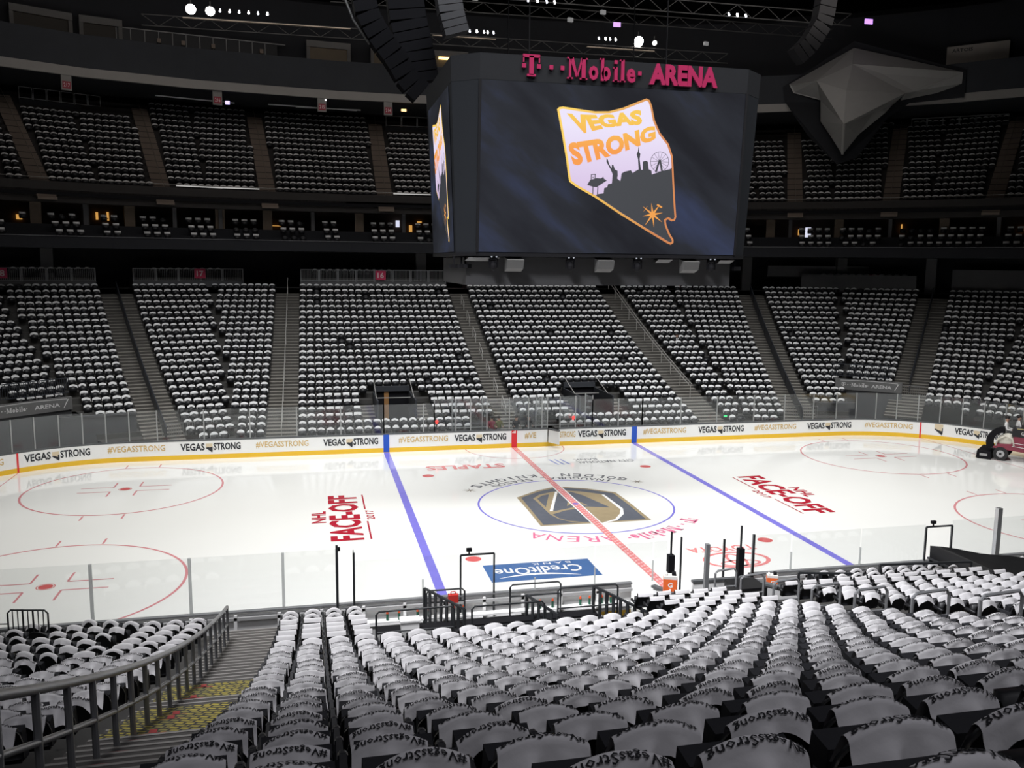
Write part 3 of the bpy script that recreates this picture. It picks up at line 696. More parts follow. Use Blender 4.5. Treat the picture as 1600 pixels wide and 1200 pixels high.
rail_far('dark panelled handrail on the far stairs right of the scoreboard', 1, 15.0, 1, 1, 24, DARKR, .04, .95, True)
rail_far('dark panelled handrail on the rightmost far stairs', 2, 11.35, 1, 7, 24, DARKR, .04, .95, True)
def hoop(x, y, z, dy, h, m, label, group, dz=0, r=.025, gid='aisle_hoop', rz=0):
    t = empty(gid, (x, y, z), rz, label, 'handrail', group)
    pts = [(0, -dy/2, 0-dz/2), (0, -dy/2, h-.1-dz/2), (0, -dy/2+.08, h-dz/2+.02), (0, dy/2-.08, h+dz/2-.02), (0, dy/2, h-.1+dz/2), (0, dy/2, 0+dz/2)]
    MB().tube(pts, r, 6).build('hoop', m, t); MB().tube([(0, -dy/2, h*.5-dz/2), (0, dy/2, h*.5+dz/2)], r*.7, 6).build('middle_bar', m, t)
for q, i in enumerate((3, 6, 9, 12, 15, 18, 21)):
    hoop(.33, 14.8+TR*i, flf(i)+.02, 1.3, .92, PALER, 'pale looped aisle rail, %s up from the ice on the far centre stairs' % ('1st 2nd 3rd 4th 5th 6th 7th'.split()[q]), 'looped rails on the far centre stairs', .55)
for q, (i, w_) in enumerate(((-.2, .7), (1.6, .72), (3.6, .75), (5.6, .78), (7.5, .82), (9.6, .86), (11.6, .9))):
    hoop(.35, -(14.8+TR*i), fln(i), w_, 1.08, STEELR, 'grey steel hoop rail in the near right aisle, %s from the ice' % ('1st 2nd 3rd 4th 5th 6th 7th'.split()[q]), 'hoop rails in the near right aisle', 0, .035, rz=R(90))

# ------------------------------------------------------------ towels and seats
RF = .036
def towel_fn(P):
    u0, amp, arch, Lb, lift, skew, flare = P
    def f(u, s):
        g = abs(s); h = arch*u*u*4.6; cy = .45*u*u
        ph = min(g/RF, PI/2); y = RF*math.sin(ph); z = RF*math.cos(ph)-RF
        e = max(0, g-RF*PI/2)
        wv = math.exp(-((u-u0)/.038)**2)*1.25-.75*math.exp(-((u-u0-.095)/.045)**2)-.65*math.exp(-((u-u0+.10)/.05)**2)+.35*math.cos(u*19+skew*9)+.25*math.sin(s*26+u*9)
        bul = amp*wv*min(1, e/.10)
        fl_ = flare if s > 0 else .34; bul = max(bul, -.6*e*fl_) if s > 0 else max(0, bul)*.5
        y += e*fl_+bul*(.6+e*1.2); z -= e*math.sqrt(max(.05, 1-fl_*fl_))
        sg = 1 if s < 0 else -1
        return (u+skew*e*.3+.06*u*e, cy+sg*y, z-h-.015*math.exp(-((u)/.3)**2)*0)
    return f
def towel_geo(P, nu, vs, hw=.212, fr=.26):
    f = towel_fn(P); u0, amp, arch, Lb, lift, skew, flare = P; V = []; F = []
    for a in range(nu+1):
        u = -hw+2*hw*a/nu
        for v in vs:
            L = (Lb-lift*(1-(u/hw)**2) if v > 0 else fr-.03*math.cos(u*12))
            V.append(f(u, v*L))
    m = len(vs)
    for a in range(nu):
        for b in range(m-1): F.append((a*m+b, a*m+b+1, (a+1)*m+b+1, (a+1)*m+b))
    return V, F
VV = [-1, -.7, -.4, -.18, -.11, -.05, 0, .05, .11, .18, .32, .46, .6, .74, .87, 1]
TV = [(.0, .060, .34, .215, .05, .05, .60), (.03, .075, .30, .225, .02, -.15, .68), (-.05, .055, .37, .20, .075, .25, .54), (.02, .080, .32, .24, .04, .3, .72),
      (-.02, .050, .40, .20, .09, -.1, .50), (.07, .070, .30, .235, .0, .15, .66), (-.08, .062, .33, .22, .06, -.3, .60), (.01, .085, .36, .23, .07, 0, .74)]
towel_me = []; text_me = []
Vt, Ft = text_fit('#VegasStrong', .395, .046, .012, 1, cutx=.05, cuty=.016)
for pi_, P in enumerate(TV):
    V, F = towel_geo(P, 18, VV); me = bpy.data.meshes.new('towel'); me.from_pydata(V, [], F); me.polygons.foreach_set('use_smooth', [True]*len(F)); me.materials.append(TOWEL); towel_me.append(me)
    f = towel_fn(P); b = MB()
    def tf(x, y):
        s = (-.004, -.02, .0, -.03, -.012, .004, -.024, -.008)[pi_]+y; p = f(-x, s); q = f(-x, s+.004); dy, dz = q[1]-p[1], q[2]-p[2]; L = math.hypot(dy, dz) or 1
        return (p[0], p[1]+dz/L*.007, p[2]-dy/L*.007)
    text_to(b, Vt, Ft, tf); me = b.mesh('lettering'); me.materials.append(INK); text_me.append(me)
# seat parts, origin = floor below the crest, +y towards the ice
def backrest_mb(hi=8):
    b = MB(); rows = [(.40, .075, .23), (.5, .06, .235), (.65, .03, .24), (.755, .004, .225), (.79, .0, .19)]; n = hi
    for side in (0, 1):
        base = len(b.v)
        for z, yo, hw in rows:
            for j in range(n+1):
                u = -hw+2*hw*j/n; b.v.append((u, yo+.45*u*u+(.016 if side == 0 else -.016)+.0, z-1.45*u*u*(z-.4)/.39))
        for i in range(len(rows)-1):
            for j in range(n):
                q = (base+i*(n+1)+j, base+i*(n+1)+j+1, base+(i+1)*(n+1)+j+1, base+(i+1)*(n+1)+j)
                b.f.append(q if side else q[::-1]); b.mi.append(0)
    m = len(rows)*(n+1)
    for j in range(n):
        t = (len(rows)-1)*(n+1)+j; b.f.append((t, t+1, m+t+1, m+t)); b.mi.append(0); b.f.append((j, m+j, m+j+1, j+1)); b.mi.append(0)
    for i in range(len(rows)-1):
        a = i*(n+1); c = a+n+1; b.f.append((a, c, m+c, m+a)); b.mi.append(0); a += n; c += n; b.f.append((a, m+a, m+c, c)); b.mi.append(0)
    return b
back_me = backrest_mb().mesh('backrest', True); back_me.materials.append(SEAT)
b = MB(); b.hexa([(-.22, .14, .36), (.22, .14, .36), (.23, .24, .36), (-.23, .24, .36)], [(-.215, .10, .68), (.215, .10, .68), (.22, .21, .70), (-.22, .21, .70)]); b.box(0, .17, .37, .40, .14, .06)
pan_me = b.mesh('seat_cushion'); pan_me.materials.append(SEATF)
b = MB(); b.hexa([(-.305, -.02, .56), (-.255, -.02, .56), (-.26, .27, .55), (-.30, .27, .55)], [(-.305, -.02, .62), (-.255, -.02, .62), (-.26, .28, .60), (-.30, .28, .60)]); b.cyl((-.28, .26, .575), (-.28, .31, .565), .032, 8)
arm_me = b.mesh('armrest'); arm_me.materials.append(ARM)
b = MB(); b.box(-.28, .04, .30, .035, .10, .58); b.box(-.28, .06, .02, .06, .2, .04)
leg_me = b.mesh('stanchion'); leg_me.materials.append(DPOST)
SEATP = [('backrest', back_me), ('seat_cushion', pan_me), ('armrest', arm_me), ('stanchion', leg_me)]

def proj(x, y, z):
    d = Vector((x, y, z))-M.translation; zc = d.dot(fw); return (800+1372.3*d.dot(r2)/zc, 600-1372.3*d.dot(u2)/zc, zc) if zc > .3 else (-1e4, -1e4, zc)
near = []       # (section, row, col, x, y, z floor, rot, visible size)
NA = 25
for i in range(0, NA):
    d = TR*i
    def put(sec, k, u, sx, col):
        x, y = LO.pt(k, u, d, sx, -1)
        if sdf_boards(x, y) < 1.3: return
        near.append([sec, i, col, x, y, fln(i), LO.rot(k, sx, -1)])
    # section A between the left stairs and the right aisle
    col = 0
    for c in range(22):
        col += 1; x = -12.62+SP*c
        if any(h[0]-.2 < x < h[1]+.2 and h[2] <= i <= h[3] for h in NEAR_HOLES): continue
        put('A', 0, x, 1, col)
    col = 0
    for c in range(22):
        col += 1; x = 1.38+SP*c
        if any(h[0]-.2 < x < h[1]+.2 and h[2] <= i <= h[3] for h in NEAR_HOLES) or x > 13: continue
        put('B', 0, x, 1, col)
    # section C left of the handrail: straight part, then the bent part
    lo, hi = LO.urange(0, d); x = -15.05; col = 0
    while x > -hi+.2: col += 1; put('C', 0, x, 1, col); x -= SP
    a, b_ = LO.urange(1, d); u = a+.35
    while u < 13.8:
        col += 1; put('C', 1, u, -1, col); u += SP
    lo2, hi2 = LO.urange(1, d); u = 16.4
    while u < hi2-.3: col += 1; put('D', 1, u, -1, col); u += SP
    a, b_ = LO.urange(2, d); u = a+.3
    while u < min(b_, 14) and i > 3: col += 1; put('D', 2, u, -1, col); u += SP
vis = []
for q in near:
    X, Y, zc = proj(q[3], q[4], q[5]+.75)
    q.append(zc); q.append(-40 < X < 1640 and Y < 1235 and zc > 0)
order = sorted([q for q in near if q[8]], key=lambda q: q[7])
hero = order[:300]; rest = [q for q in near if q not in hero and proj(q[3], q[4], q[5]+.75)[0] > -500 and proj(q[3], q[4], q[5]+.75)[0] < 2100 and q[7] > 1.5]
def ordn(n): return '%d%s' % (n, 'th' if 10 <= n % 100 <= 20 else {1: 'st', 2: 'nd', 3: 'rd'}.get(n % 10, 'th'))
rowmax = {s: max(q[1] for q in hero if q[0] == s) if any(q[0] == s for q in hero) else 0 for s in 'ABCD'}
GT = {'A': 'white rally towels right of the near stairs', 'B': 'white rally towels right of the near right aisle', 'C': 'white rally towels left of the curved handrail', 'D': 'white rally towels in the far left near corner'}
WH = {'A': 'seat right of the stairs', 'B': 'seat beyond the hoop rails', 'C': 'seat left of the handrail', 'D': 'seat beyond the second aisle'}
jr = random.Random(3)
for n, (sec, i, col, x, y, z, rz, zc, v) in enumerate(hero):
    row = ordn(rowmax[sec]-i+1); cl = ordn(col)
    t = empty('stadium_seat', (x, y, z), rz, 'black seat under towel, %s row from the camera, %s %s' % (row, cl, WH[sec]), 'seat', GT[sec].replace('white rally towels', 'black folding seats'))
    for nm, me in SEATP:
        o = bpy.data.objects.new(nm, me); C.objects.link(o); o.parent = t
    k = jr.randrange(8)
    o = bpy.data.objects.new('rally_towel', towel_me[k]); C.objects.link(o); o.location = (x+jr.uniform(-.04, .04), y, z+.80+RF+.0); o.rotation_euler = (0, jr.uniform(-.05, .05), rz+jr.uniform(-.06, .06)); o.scale = (jr.uniform(.95, 1.03), 1, jr.uniform(.92, 1.08))
    tag(o, 'white towel printed #VegasStrong, %s row from the camera, %s %s' % (row, cl, WH[sec]), 'towel', GT[sec])
    l = bpy.data.objects.new('lettering', text_me[k]); C.objects.link(l); l.parent = o
# the rest of the near seats
bb = backrest_mb(3); base_s = list(bb.v); base_f = list(bb.f)
def addb(bv, bf, m_):
    n_ = len(bv); bv += m_.v; bf += [tuple(i+n_ for i in f) for f in m_.f]
m_ = MB(); m_.box(0, .17, .52, .43, .1, .32); m_.box(-.28, .12, .58, .05, .28, .06); addb(base_s, base_f, m_)
base_f = [f if len(f) == 4 else f+(f[-1],) for f in base_f]
big('stadium_seat', base_s, base_f, [(q[3], q[4], q[5], q[6], 1) for q in rest], SEAT)
tag(bpy.data.objects[-1] if False else C.objects[-1], 'the more distant black folding seats of the near lower stand', 'seat', 'near stand seats down towards the ice', 'stuff')
vs5 = [-1, -.5, -.13, -.06, 0, .06, .13, .4, .7, 1]
pool = [towel_geo((P[0], P[1], P[2], P[3]*.9, P[4]*.8, P[5], P[6]), 7, vs5) for P in TV]
poolc = [towel_geo((P[0], P[1]*.6, P[2]*1.1, P[3]*.7, P[4]*.8, P[5], P[6]*.6), 7, vs5) for P in TV]
flatP = towel_geo((0, .004, .02, .12, .0, 0, .5), 4, vs5); archP = towel_geo((0, .01, .55, .24, .15, 0, .2), 6, vs5)
groups = {}
for q in rest:
    i, x = q[1], q[3]
    if q[0] in 'AB' and i <= 1: g = 9 if x < 4 else 9
    elif q[0] == 'A' and i <= 5: g = 8
    elif q[0] == 'C' and i <= 0: g = 9
    elif q[0] == 'B' and i <= 3: g = 8
    elif q[0] in 'CD': g = 10+jr.randrange(8)
    else: g = jr.randrange(8)
    if q[0] == 'C' and jr.random() < .06: continue
    groups.setdefault(g, []).append((q[3]+jr.uniform(-.02, .02), q[4], q[5]+.80+RF+jr.uniform(-.01, .015), q[6]+jr.uniform(-.09, .09), jr.uniform(.93, 1.04)))
def merged_towels(name, groups, pools, m):
    Vs = []; Fs = []; off = 0
    for g, xf in groups.items():
        V, F = pools[g]; base = np.array(V); T = np.array(xf); n_ = len(base); c, s = np.cos(T[:, 3])[:, None], np.sin(T[:, 3])[:, None]
        bx = base[None, :, 0]*T[:, 4:5]; by = base[None, :, 1]
        W = np.stack([T[:, 0:1]+bx*c-by*s, T[:, 1:2]+bx*s+by*c, T[:, 2:3]+base[None, :, 2]+0*bx], -1).reshape(-1, 3)
        FF = (np.array(F)[None]+(np.arange(len(T))*n_)[:, None, None]).reshape(-1, 4)+off; off += len(W); Vs.append(W); Fs.append(FF)
    return big(name, np.concatenate(Vs), np.concatenate(Fs), [(0, 0, 0, 0, 1)], m, True)
pools = {k: pool[k] for k in range(8)}; pools[8] = flatP; pools[9] = archP
for k_ in range(8): pools[10+k_] = poolc[k_]
tag(merged_towels('rally_towel', groups, pools, TOWEL), 'the more distant white towels draped on the near lower stand', 'towel', 'near stand towels down towards the ice', 'stuff')

# far lower bowl
far = []
for i in range(25):
    d = TR*i
    def putf(k, u, sx):
        x, y = LO.pt(k, u, d, sx, 1)
        if sdf_boards(x, y) < 1.2 or x > 46 or x < -50: return
        far.append((k, sx, i, u, x, y, flf(i), LO.rot(k, sx, 1)))
    for a, b_ in ((-12.62, -.5), (1.4, 13.1)):
        x = a
        while x < b_:
            if not any(h[0]-.1 < x < h[1]+.1 and h[2] <= i <= h[3] for h in FAR_HOLES): putf(0, x, 1)
            x += SP
    hi = LO.urange(0, d)[1]
    x = -15.05
    while x > -hi+.15: putf(0, x, 1); x -= SP
    x = 15.4
    while x < hi-.15: putf(0, x, 1); x += SP
    for sx in (1, -1):
        a, b_ = LO.urange(1, d); u = 13.6; 
        while u > a+.3: putf(1, u, sx); u -= SP
        u = 16.45
        while u < b_-.25:
            if i >= (4 if sx < 0 else 3): putf(1, u, sx)
            u += SP
        a, b_ = LO.urange(2, d); u = 9.95
        while u > a+.3:
            if i >= 7: putf(2, u, sx)
            u -= SP
        u = 12.8
        while u < b_-.25:
            if i >= (2 if sx > 0 else 2): putf(2, u, sx)
            u += SP
        a, b_ = LO.urange(3, d); u = a+.4
        while u < min(b_, 14):
            if i >= 2: putf(3, u, sx)
            u += SP
big('stadium_seat', base_s, base_f, [(q[4], q[5], q[6], q[7], 1) for q in far], SEAT)
tag(C.objects[-1], 'rows of black folding seats filling the far lower bowl', 'seat', 'far lower bowl seats', 'stuff')
groups = {}
for q in far:
    if jr.random() < .012: continue
    k, sx, i, u, x, y, z, rz = q
    if k == 0 and sx == 1 and 2 <= i <= 5 and (-11.2 < x < -9 or -4.7 < x < -1.5 or 2 < x < 4.3 or 8.6 < x < 10.7): g = 8
    elif i == 0 and jr.random() < .6: g = 9
    else: g = jr.randrange(8)
    dxy = jr.uniform(-.03, .03)
    groups.setdefault(g, []).append((x+dxy, y, z+.80+RF+jr.uniform(-.02, .02), rz+jr.uniform(-.12, .12), jr.uniform(.9, 1.06)))
vsf = [-1, -.6, -.12, 0, .14, 1]
poolf = {k: towel_geo((P[0], P[1]*.5, P[2], P[3]*.7, P[4], P[5], P[6]*.5), 6, vsf, .225, .165+.012*(k % 4)) for k, P in enumerate(TV)}
poolf[8] = towel_geo((0, .004, .02, .15, .0, 0, .5), 4, vsf, .225, .2); poolf[9] = towel_geo((0, .01, .55, .24, .1, 0, .2), 4, vsf)
tag(merged_towels('rally_towel', groups, poolf, TOWELF), 'white towels draped over the seats of the far lower bowl', 'towel', 'far lower bowl towels', 'stuff')

# ------------------------------------------------------------ concourse behind the far lower bowl
def seg_box(mb, ring, k, sx, u0, u1, d0, d1, z0, z1, sy=1):
    P = [ring.pt(k, u, d, sx, sy) for u, d in ((u0, d0), (u1, d0), (u1, d1), (u0, d1))]
    if sx*sy < 0: P = P[::-1]
    mb.hexa([(*p, z0) for p in P], [(*p, z1) for p in P]); return mb
DT = TR*25-.72
mb = MB(); slabring(mb, LO.path(DT, 4, 14), LO.path(DT+11, 4, 14), 8.95)
tag(mb.build('concourse_floor', CONC), 'dark concourse floor behind the far lower bowl', kind='structure')
mb = MB(); wallring(mb, UP.path(4.5, 5, 30), 8.9, 13)
tag(mb.build('wall_concourse', DARK), 'dark wall at the back of the concourse', kind='structure')
BAR = [('leftmost steel crowd rail at the top of the far lower bowl', 1, 16.3, 24.6, -1), ('steel crowd rail just left of the thin pale stair handrail', 1, 5.2, 13.7, -1), ('steel crowd rail just right of the thin pale stair handrail', 0, -12.8, -.6, 1), ('steel crowd rail hidden under the middle of the scoreboard', 0, 1.2, 12.9, 1)]
for lab, k, a, b_, sx in BAR:
    p0 = LO.pt(k, (a+b_)/2, DT+.1, sx); t = empty('crowd_rail', (*p0, 9.0), LO.rot(k, sx), lab, 'railing')
    L = b_-a; n = max(2, round(L/1.55))
    MB().box(0, 0, .25, L, .08, .5).build('kerb', MIDG, t)
    for j in range(n):
        x = -L/2+L*(j+.5)/n; w_ = L/n-.08; f = MB()
        for s in (-1, 1): f.box(x+s*w_/2, 0, 1.0, .05, .04, 1.0)
        f.box(x, 0, 1.48, w_, .05, .05); f.box(x, 0, .58, w_, .05, .05)
        f.build('frame', STEELR, t)
        g_ = MB()
        for q in range(12): g_.box(x-w_/2+w_*(q+.5)/12, 0, 1.03, .02, .02, .86)
        g_.build('baluster', STEELR, t)['kind'] = 'stuff'
    # towelled seats on the platform behind
    for q in range(7):
        pass
xf = []; xs = []
for k, a, b_, sx in ((1, 16.8, 21.8, -1), (1, 7.0, 12.5, -1), (0, -11.6, -5.0, 1), (2, 2, 9, 1)):
    u = a
    while u < b_:
        x, y = LO.pt(k, u, DT+1.2, sx); xf.append((x, y, 9.75+.8, LO.rot(k, sx), 1)); xs.append((x, y, 9.75, LO.rot(k, sx), 1)); u += .62
V_, F_ = poolf[0]
big('platform_seat', base_s, base_f, xs, SEAT); tag(C.objects[-1], 'black seats on the platforms behind the crowd rails', 'seat', None, 'stuff')
big('platform_towel', V_, F_, xf, TOWELF); tag(C.objects[-1], 'white towels on the platform seats behind the crowd rails', 'towel', None, 'stuff')
# platform floor under them
mb = MB()
for k, a, b_, sx in ((1, 16.3, 24.6, -1), (1, 5.2, 13.7, -1), (0, -12.8, -.6, 1), (0, 1.2, 12.9, 1)): seg_box(mb, LO, k, sx, a, b_, DT+.2, DT+2.4, 8.9, 9.75)
tag(mb.build('seat_platform', CONC), 'dark raised platforms behind the crowd rails', kind='structure')
# right side: three upper rows and grey fronts
mb = MB(); seg_box(mb, LO, 1, 1, 19.6, 27.0, DT, DT+.15, 8.9, 10.45); seg_box(mb, LO, 2, 1, 2.0, 9.9, DT, DT+.15, 8.9, 10.45)
tag(mb.build('parapet', MIDG), 'grey parapet wall above far section 13', 'wall')
mb = MB()
seg_box(mb, LO, 1, 1, 17.0, 26, DT+1.8, DT+2, 10.2, 11.2); seg_box(mb, LO, 2, 1, 12.6, 22, DT+.8, DT+1, 9, 11.0)
tag(mb.build('counter_wall', MIDG), 'low grey counter wall on the right concourse', 'wall')
for k, u, sx, lab in ((1, 15.0, 1, 'square grey column left of far section 13'), (1, 23.5, 1, 'square grey column behind far section 13'), (2, 10.9, 1, 'square grey column right of far section 13'), (0, -2.6, 1, 'bluish grey column above section 16'), (1, 19.5, -1, 'dark grey column above section 18')):
    x, y = LO.pt(k, u, DT+1.7, sx); c = MB().box(0, 0, 1.6, .85, .85, 3.3).build('column', MIDG); c.location = (x, y, 8.9); c.rotation_euler = (0, 0, LO.rot(k, sx)); tag(c, lab, 'column')

def digit_sign(name, txt, x, y, z, rz, w_, h, label, m1=SIGNR, m2=SIGNW):
    t = empty(name, (x, y, z), rz, label, 'sign')
    pl_ = MB().box(0, .0, 0, w_, .06, h).build('plate', m1, t)
    V, F = text_fit(txt, w_*.62, h*.6, .02); b = MB(); text_to(b, V, F, lambda a, c: (-a, .035, c-h*.3)); b.build('lettering', m2, pl_)
for txt, k, u, sx, dd, z, lab in (('18', 1, 22.6, -1, 0, 10.1, 'leftmost red number sign on the crowd rails, reading 18'), ('17', 1, 8.7, -1, 0, 10.1, 'red number sign reading 17, second from left on the rails'), ('16', 0, -6.2, 1, 0, 10.05, 'red number sign nearest the scoreboard on the rails, reading 16'),
        ('13', 1, 25.9, 1, 0, 10.1, 'red sign reading 13 on the grey parapet'), ('18', 1, 19.0, -1, 5.2, 11.9, 'dim red sign on the dark concourse wall, farthest left'), ('17', 1, 4.0, -1, 4.8, 11.75, 'dim red sign on the dark concourse wall near the stairs')):
    x, y = LO.pt(k, u, DT+.0+dd, sx); rz = LO.rot(k, sx)
    digit_sign('section_sign', txt, x-math.sin(rz)*.12, y+math.cos(rz)*.12, z, rz, .85, .75, lab)
for x, lab in ((.35, 'glowing red sign at the top of the far centre stairs'), (20.6, 'glowing red sign at the top of the far stairs beside section 14')):
    o = MB().box(0, 0, 0, .38, .06, .38).build('exit_sign', mat('exit_red', (.8, .04, .06), .5, emit=1.2)); o.location = (x, 37.9 if x < 5 else 36.6, 9.75 if x < 5 else 9.35); tag(o, lab, 'sign')

# ------------------------------------------------------------ suite level
def ringbox(mb, ring, d0, d1, z0, z1, kr=5, lu=26):
    p, q = ring.path(d0, kr, lu), ring.path(d1, kr, lu)
    for a, b_, c, d in zip(p, p[1:], q[1:], q): mb.hexa([(*a, z0), (*b_, z0), (*c, z0), (*d, z0)], [(*a, z1), (*b_, z1), (*c, z1), (*d, z1)])
    return mb
mb = MB(); ringbox(mb, UP, -3.45, -3.2, 11.95, 12.7); ringbox(mb, UP, -3.2, 5.5, 11.95, 12.25)
ringbox(mb, UP, -2.3, -1.3, 12.25, 12.45); ringbox(mb, UP, -1.3, -.3, 12.25, 13.05); ringbox(mb, UP, -.3, 1.2, 12.25, 13.7)
tag(mb.build('suite_deck', DARK), 'dark balcony deck of the suite level', kind='structure')
mb = MB(); p = UP.path(-3.33, 5, 26); mb.tube([(x, y, 12.78) for x, y in p], .03, 6)
tag(mb.build('suite_rail', mat('suite_rail_grey', (.22, .22, .23), .4, .5)), 'thin grey rail along the front of the suites', 'railing')
mb = MB(); wallring(mb, UP.path(4.3, 5, 30), 12.2, 16.3)
WOOD = mat('suite_back_brown', (.075, .05, .035), .7, noise=.5, nscale=.8)
tag(mb.build('wall_suites', WOOD), 'dim brown back wall of the suites', kind='structure')
mb = MB(); ringbox(mb, UP, -.9, -.6, 15.75, 16.15); ringbox(mb, UP, -.6, 4.6, 15.85, 16.0)
tag(mb.build('suite_soffit', BLACK), 'black soffit over the suites', kind='structure')
SU = {(0, -1): [7.8, 4.0, .2], (0, 1): [4.0, 7.8], (1, -1): [13.6, 9.9, 6.2], (1, 1): [6.2, 9.9, 13.6], (2, -1): [17, 14.0, 10.7, 7.2], (2, 1): [7.2, 10.7, 14.0], (3, -1): [12.3, 8.9], (3, 1): [8.9, 10.6, 14.7], (4, 1): [11.0, 15.2], (5, 1): [11.1, 15]}
cnt = 0; LAMP = mat('suite_amber_light', (1, .5, .12), .5, emit=.6); PANELB = mat('suite_pier_brown', (.13, .095, .065), .6, noise=.3, nscale=2)
for (k, sx), us in SU.items():
    for n_, u in enumerate(us):
        x, y = UP.pt(k, u, .6, sx); rz = UP.rot(k, sx)
        wide = (cnt % 2 == 0)
        o = MB().box(0, 0, 1.6, .75 if wide else .3, .5, 3.3).build('suite_pier', PANELB if wide else MIDG); o.location = (x, y, 12.4); o.rotation_euler = (0, 0, rz)
        tag(o, '%s pier between suites, %s counted from the far left' % ('wide brown' if wide else 'narrow grey', ordn(cnt+1)), 'pier'); cnt += 1
sxs, sxf = [], []; ssr = random.Random(5)
def towel_seat_box(): 
    b = MB(); b.hexa([(-.22, .02, .66), (.22, .02, .66), (.22, .10, .66), (-.22, .10, .66)], [(-.22, -.03, .84), (.22, -.03, .84), (.22, .03, .84), (-.22, .03, .84)]); return b
for k in range(6):
    for sx in ((1,) if k == 0 else (1, -1)):
        for r_, (d, z) in enumerate(((-1.8, 12.45), (-.8, 13.05), (.3, 13.7))):
            a, b_ = UP.urange(k, d, 26)
            if k == 5: b_ = 24
            us = sorted([(-q if (k == 0 and s_ < 0) else q) for (kk, s_), l in SU.items() if kk == k and (s_ == sx or k == 0) for q in l])
            edges = [a]+us+[b_]
            for e0, e1 in zip(edges, edges[1:]):
                if e1-e0 < 1.6: continue
                n_ = int((e1-e0-1.0)/.72); skipb = ssr.random() < .12
                for j in range(n_):
                    u = (e0+e1)/2+(j-(n_-1)/2)*.72; x, y = UP.pt(k, u, d, sx); T = (x, y, z-.02, UP.rot(k, sx), 1.0)
                    if not (-45 < x < 58): continue
                    sxs.append(T)
                    if not skipb and ssr.random() > .06: sxf.append((x, y, z, UP.rot(k, sx), 1.0))
big('suite_seat', base_s, base_f, sxs, SEAT); tag(C.objects[-1], 'three rows of dark chairs in front of the suites', 'seat', None, 'stuff')
tb = towel_seat_box(); big('suite_towel', tb.v, tb.f, sxf, TOWELF); tag(C.objects[-1], 'small folded white towels on the suite chairs', 'towel', None, 'stuff')
for n_, (k, sx, u, z, w_, h) in enumerate(((2, -1, 16.0, 14.6, .22, .8), (3, -1, 12.6, 14.3, .5, .5), (2, -1, 15.2, 14.6, .2, .9), (0, -1, 2.2, 14.8, .5, .2), (0, -1, 3.0, 14.2, .35, .8), (3, 1, 11.5, 14.3, .16, .7), (4, 1, 11.8, 14.6, .14, 1.0), (4, 1, 15.6, 14.5, .14, .9), (5, 1, 12.4, 14.4, .5, .3), (1, -1, 9.0, 14.2, 1.5, .06))):
    x, y = UP.pt(k, u, 4.15, sx); o = MB().box(0, 0, 0, w_*.8, .1, h*.75).build('suite_lamp', LAMP); o.location = (x, y, z); o.rotation_euler = (0, 0, UP.rot(k, sx))
    tag(o, 'small amber light inside the suites, %s counted from the far left' % ordn(n_+1), 'lamp', 'amber lights in the suites')
WHT = mat('bright_white_glow', (.8, .82, 1), .5, emit=.9)
for k, sx, u, d, z, w_, h, lab in ((0, -1, 4.2, 3.9, 14.6, .35, .6, 'small bright white screen in a suite left of the scoreboard'), (3, 1, 12.2, 1.8, 14.2, .5, .9, 'white cloth shape glowing in a suite right of the scoreboard')):
    x, y = UP.pt(k, u, d, sx); o = MB().box(0, 0, 0, w_, .05, h).build('screen', WHT); o.location = (x, y, z); o.rotation_euler = (0, 0, UP.rot(k, sx)); tag(o, lab, 'screen')  # second item is cloth, no screen; its brightness is painted on as glow

# ------------------------------------------------------------ upper bowl
zu = lambda i: 16.67+.5585*i; TU = .8
mb = MB(); ringbox(mb, UP, -.9, -.7, 16.0, 16.75)
for i in range(16):
    z = zu(i)-.8; ringbox(mb, UP, TU*i-.66, TU*(i+1)-.6, z-.6, z)
ringbox(mb, UP, TU*16-.66, 17.5, 24.0, zu(16)-.8)
tag(mb.build('upper_terrace', mat('upper_concrete', (.03, .027, .026), .9, noise=.2, nscale=1)), 'steep dark terrace of the upper bowl', kind='structure')
UA = {(0, 1): [5.6, -5.6], (1, 1): [9.8], (1, -1): [9.8], (2, -1): [11.54], (2, 1): [11.54], (3, -1): [11.8], (3, 1): [10.9], (4, 1): [10.9], (4, -1): [10.9], (5, 1): [10.6], (5, -1): [10.6]}
ups = []
for k in range(6):
    for sx in ((1,) if k == 0 else (1, -1)):
        if sx < 0 and k > 3: continue
        for i in range(16):
            a, b_ = UP.urange(k, TU*i, 20); u = a+.28
            while u < b_-.2:
                if all(abs(u-q) > .85 for q in UA.get((k, sx), [])):
                    if not (i > 12 and ((k == 2 and sx < 0 and u > 11.5) or (k == 3) or (k == 0 and sx == 1 and abs(u) < 5))):
                        x, y = UP.pt(k, u, TU*i, sx); ups.append((x, y, zu(i)-.8, UP.rot(k, sx), 1))
                u += SP
big('upper_seat', base_s, base_f, ups, SEAT); tag(C.objects[-1], 'dark seats of the steep upper bowl', 'seat', 'upper bowl seats', 'stuff')
gr = {}
for q in ups: gr.setdefault(jr.choice((0, 2, 4, 6)), []).append((q[0], q[1], q[2]+.8+RF, q[3], .95))
poolu = {k: towel_geo((P[0], P[1]*.3, .3, .2, 0, 0, .2), 4, [-.55, -.2, 0, .3, 1], .25) for k, P in enumerate(TV)}
tag(merged_towels('upper_towel', gr, poolu, TOWELF), 'towels on the seats of the upper bowl', 'towel', 'upper bowl towels', 'stuff')
UST = mat('upper_step', (.17, .135, .11), .9, noise=.2, nscale=2)
names = iter('rightmost left'.split())
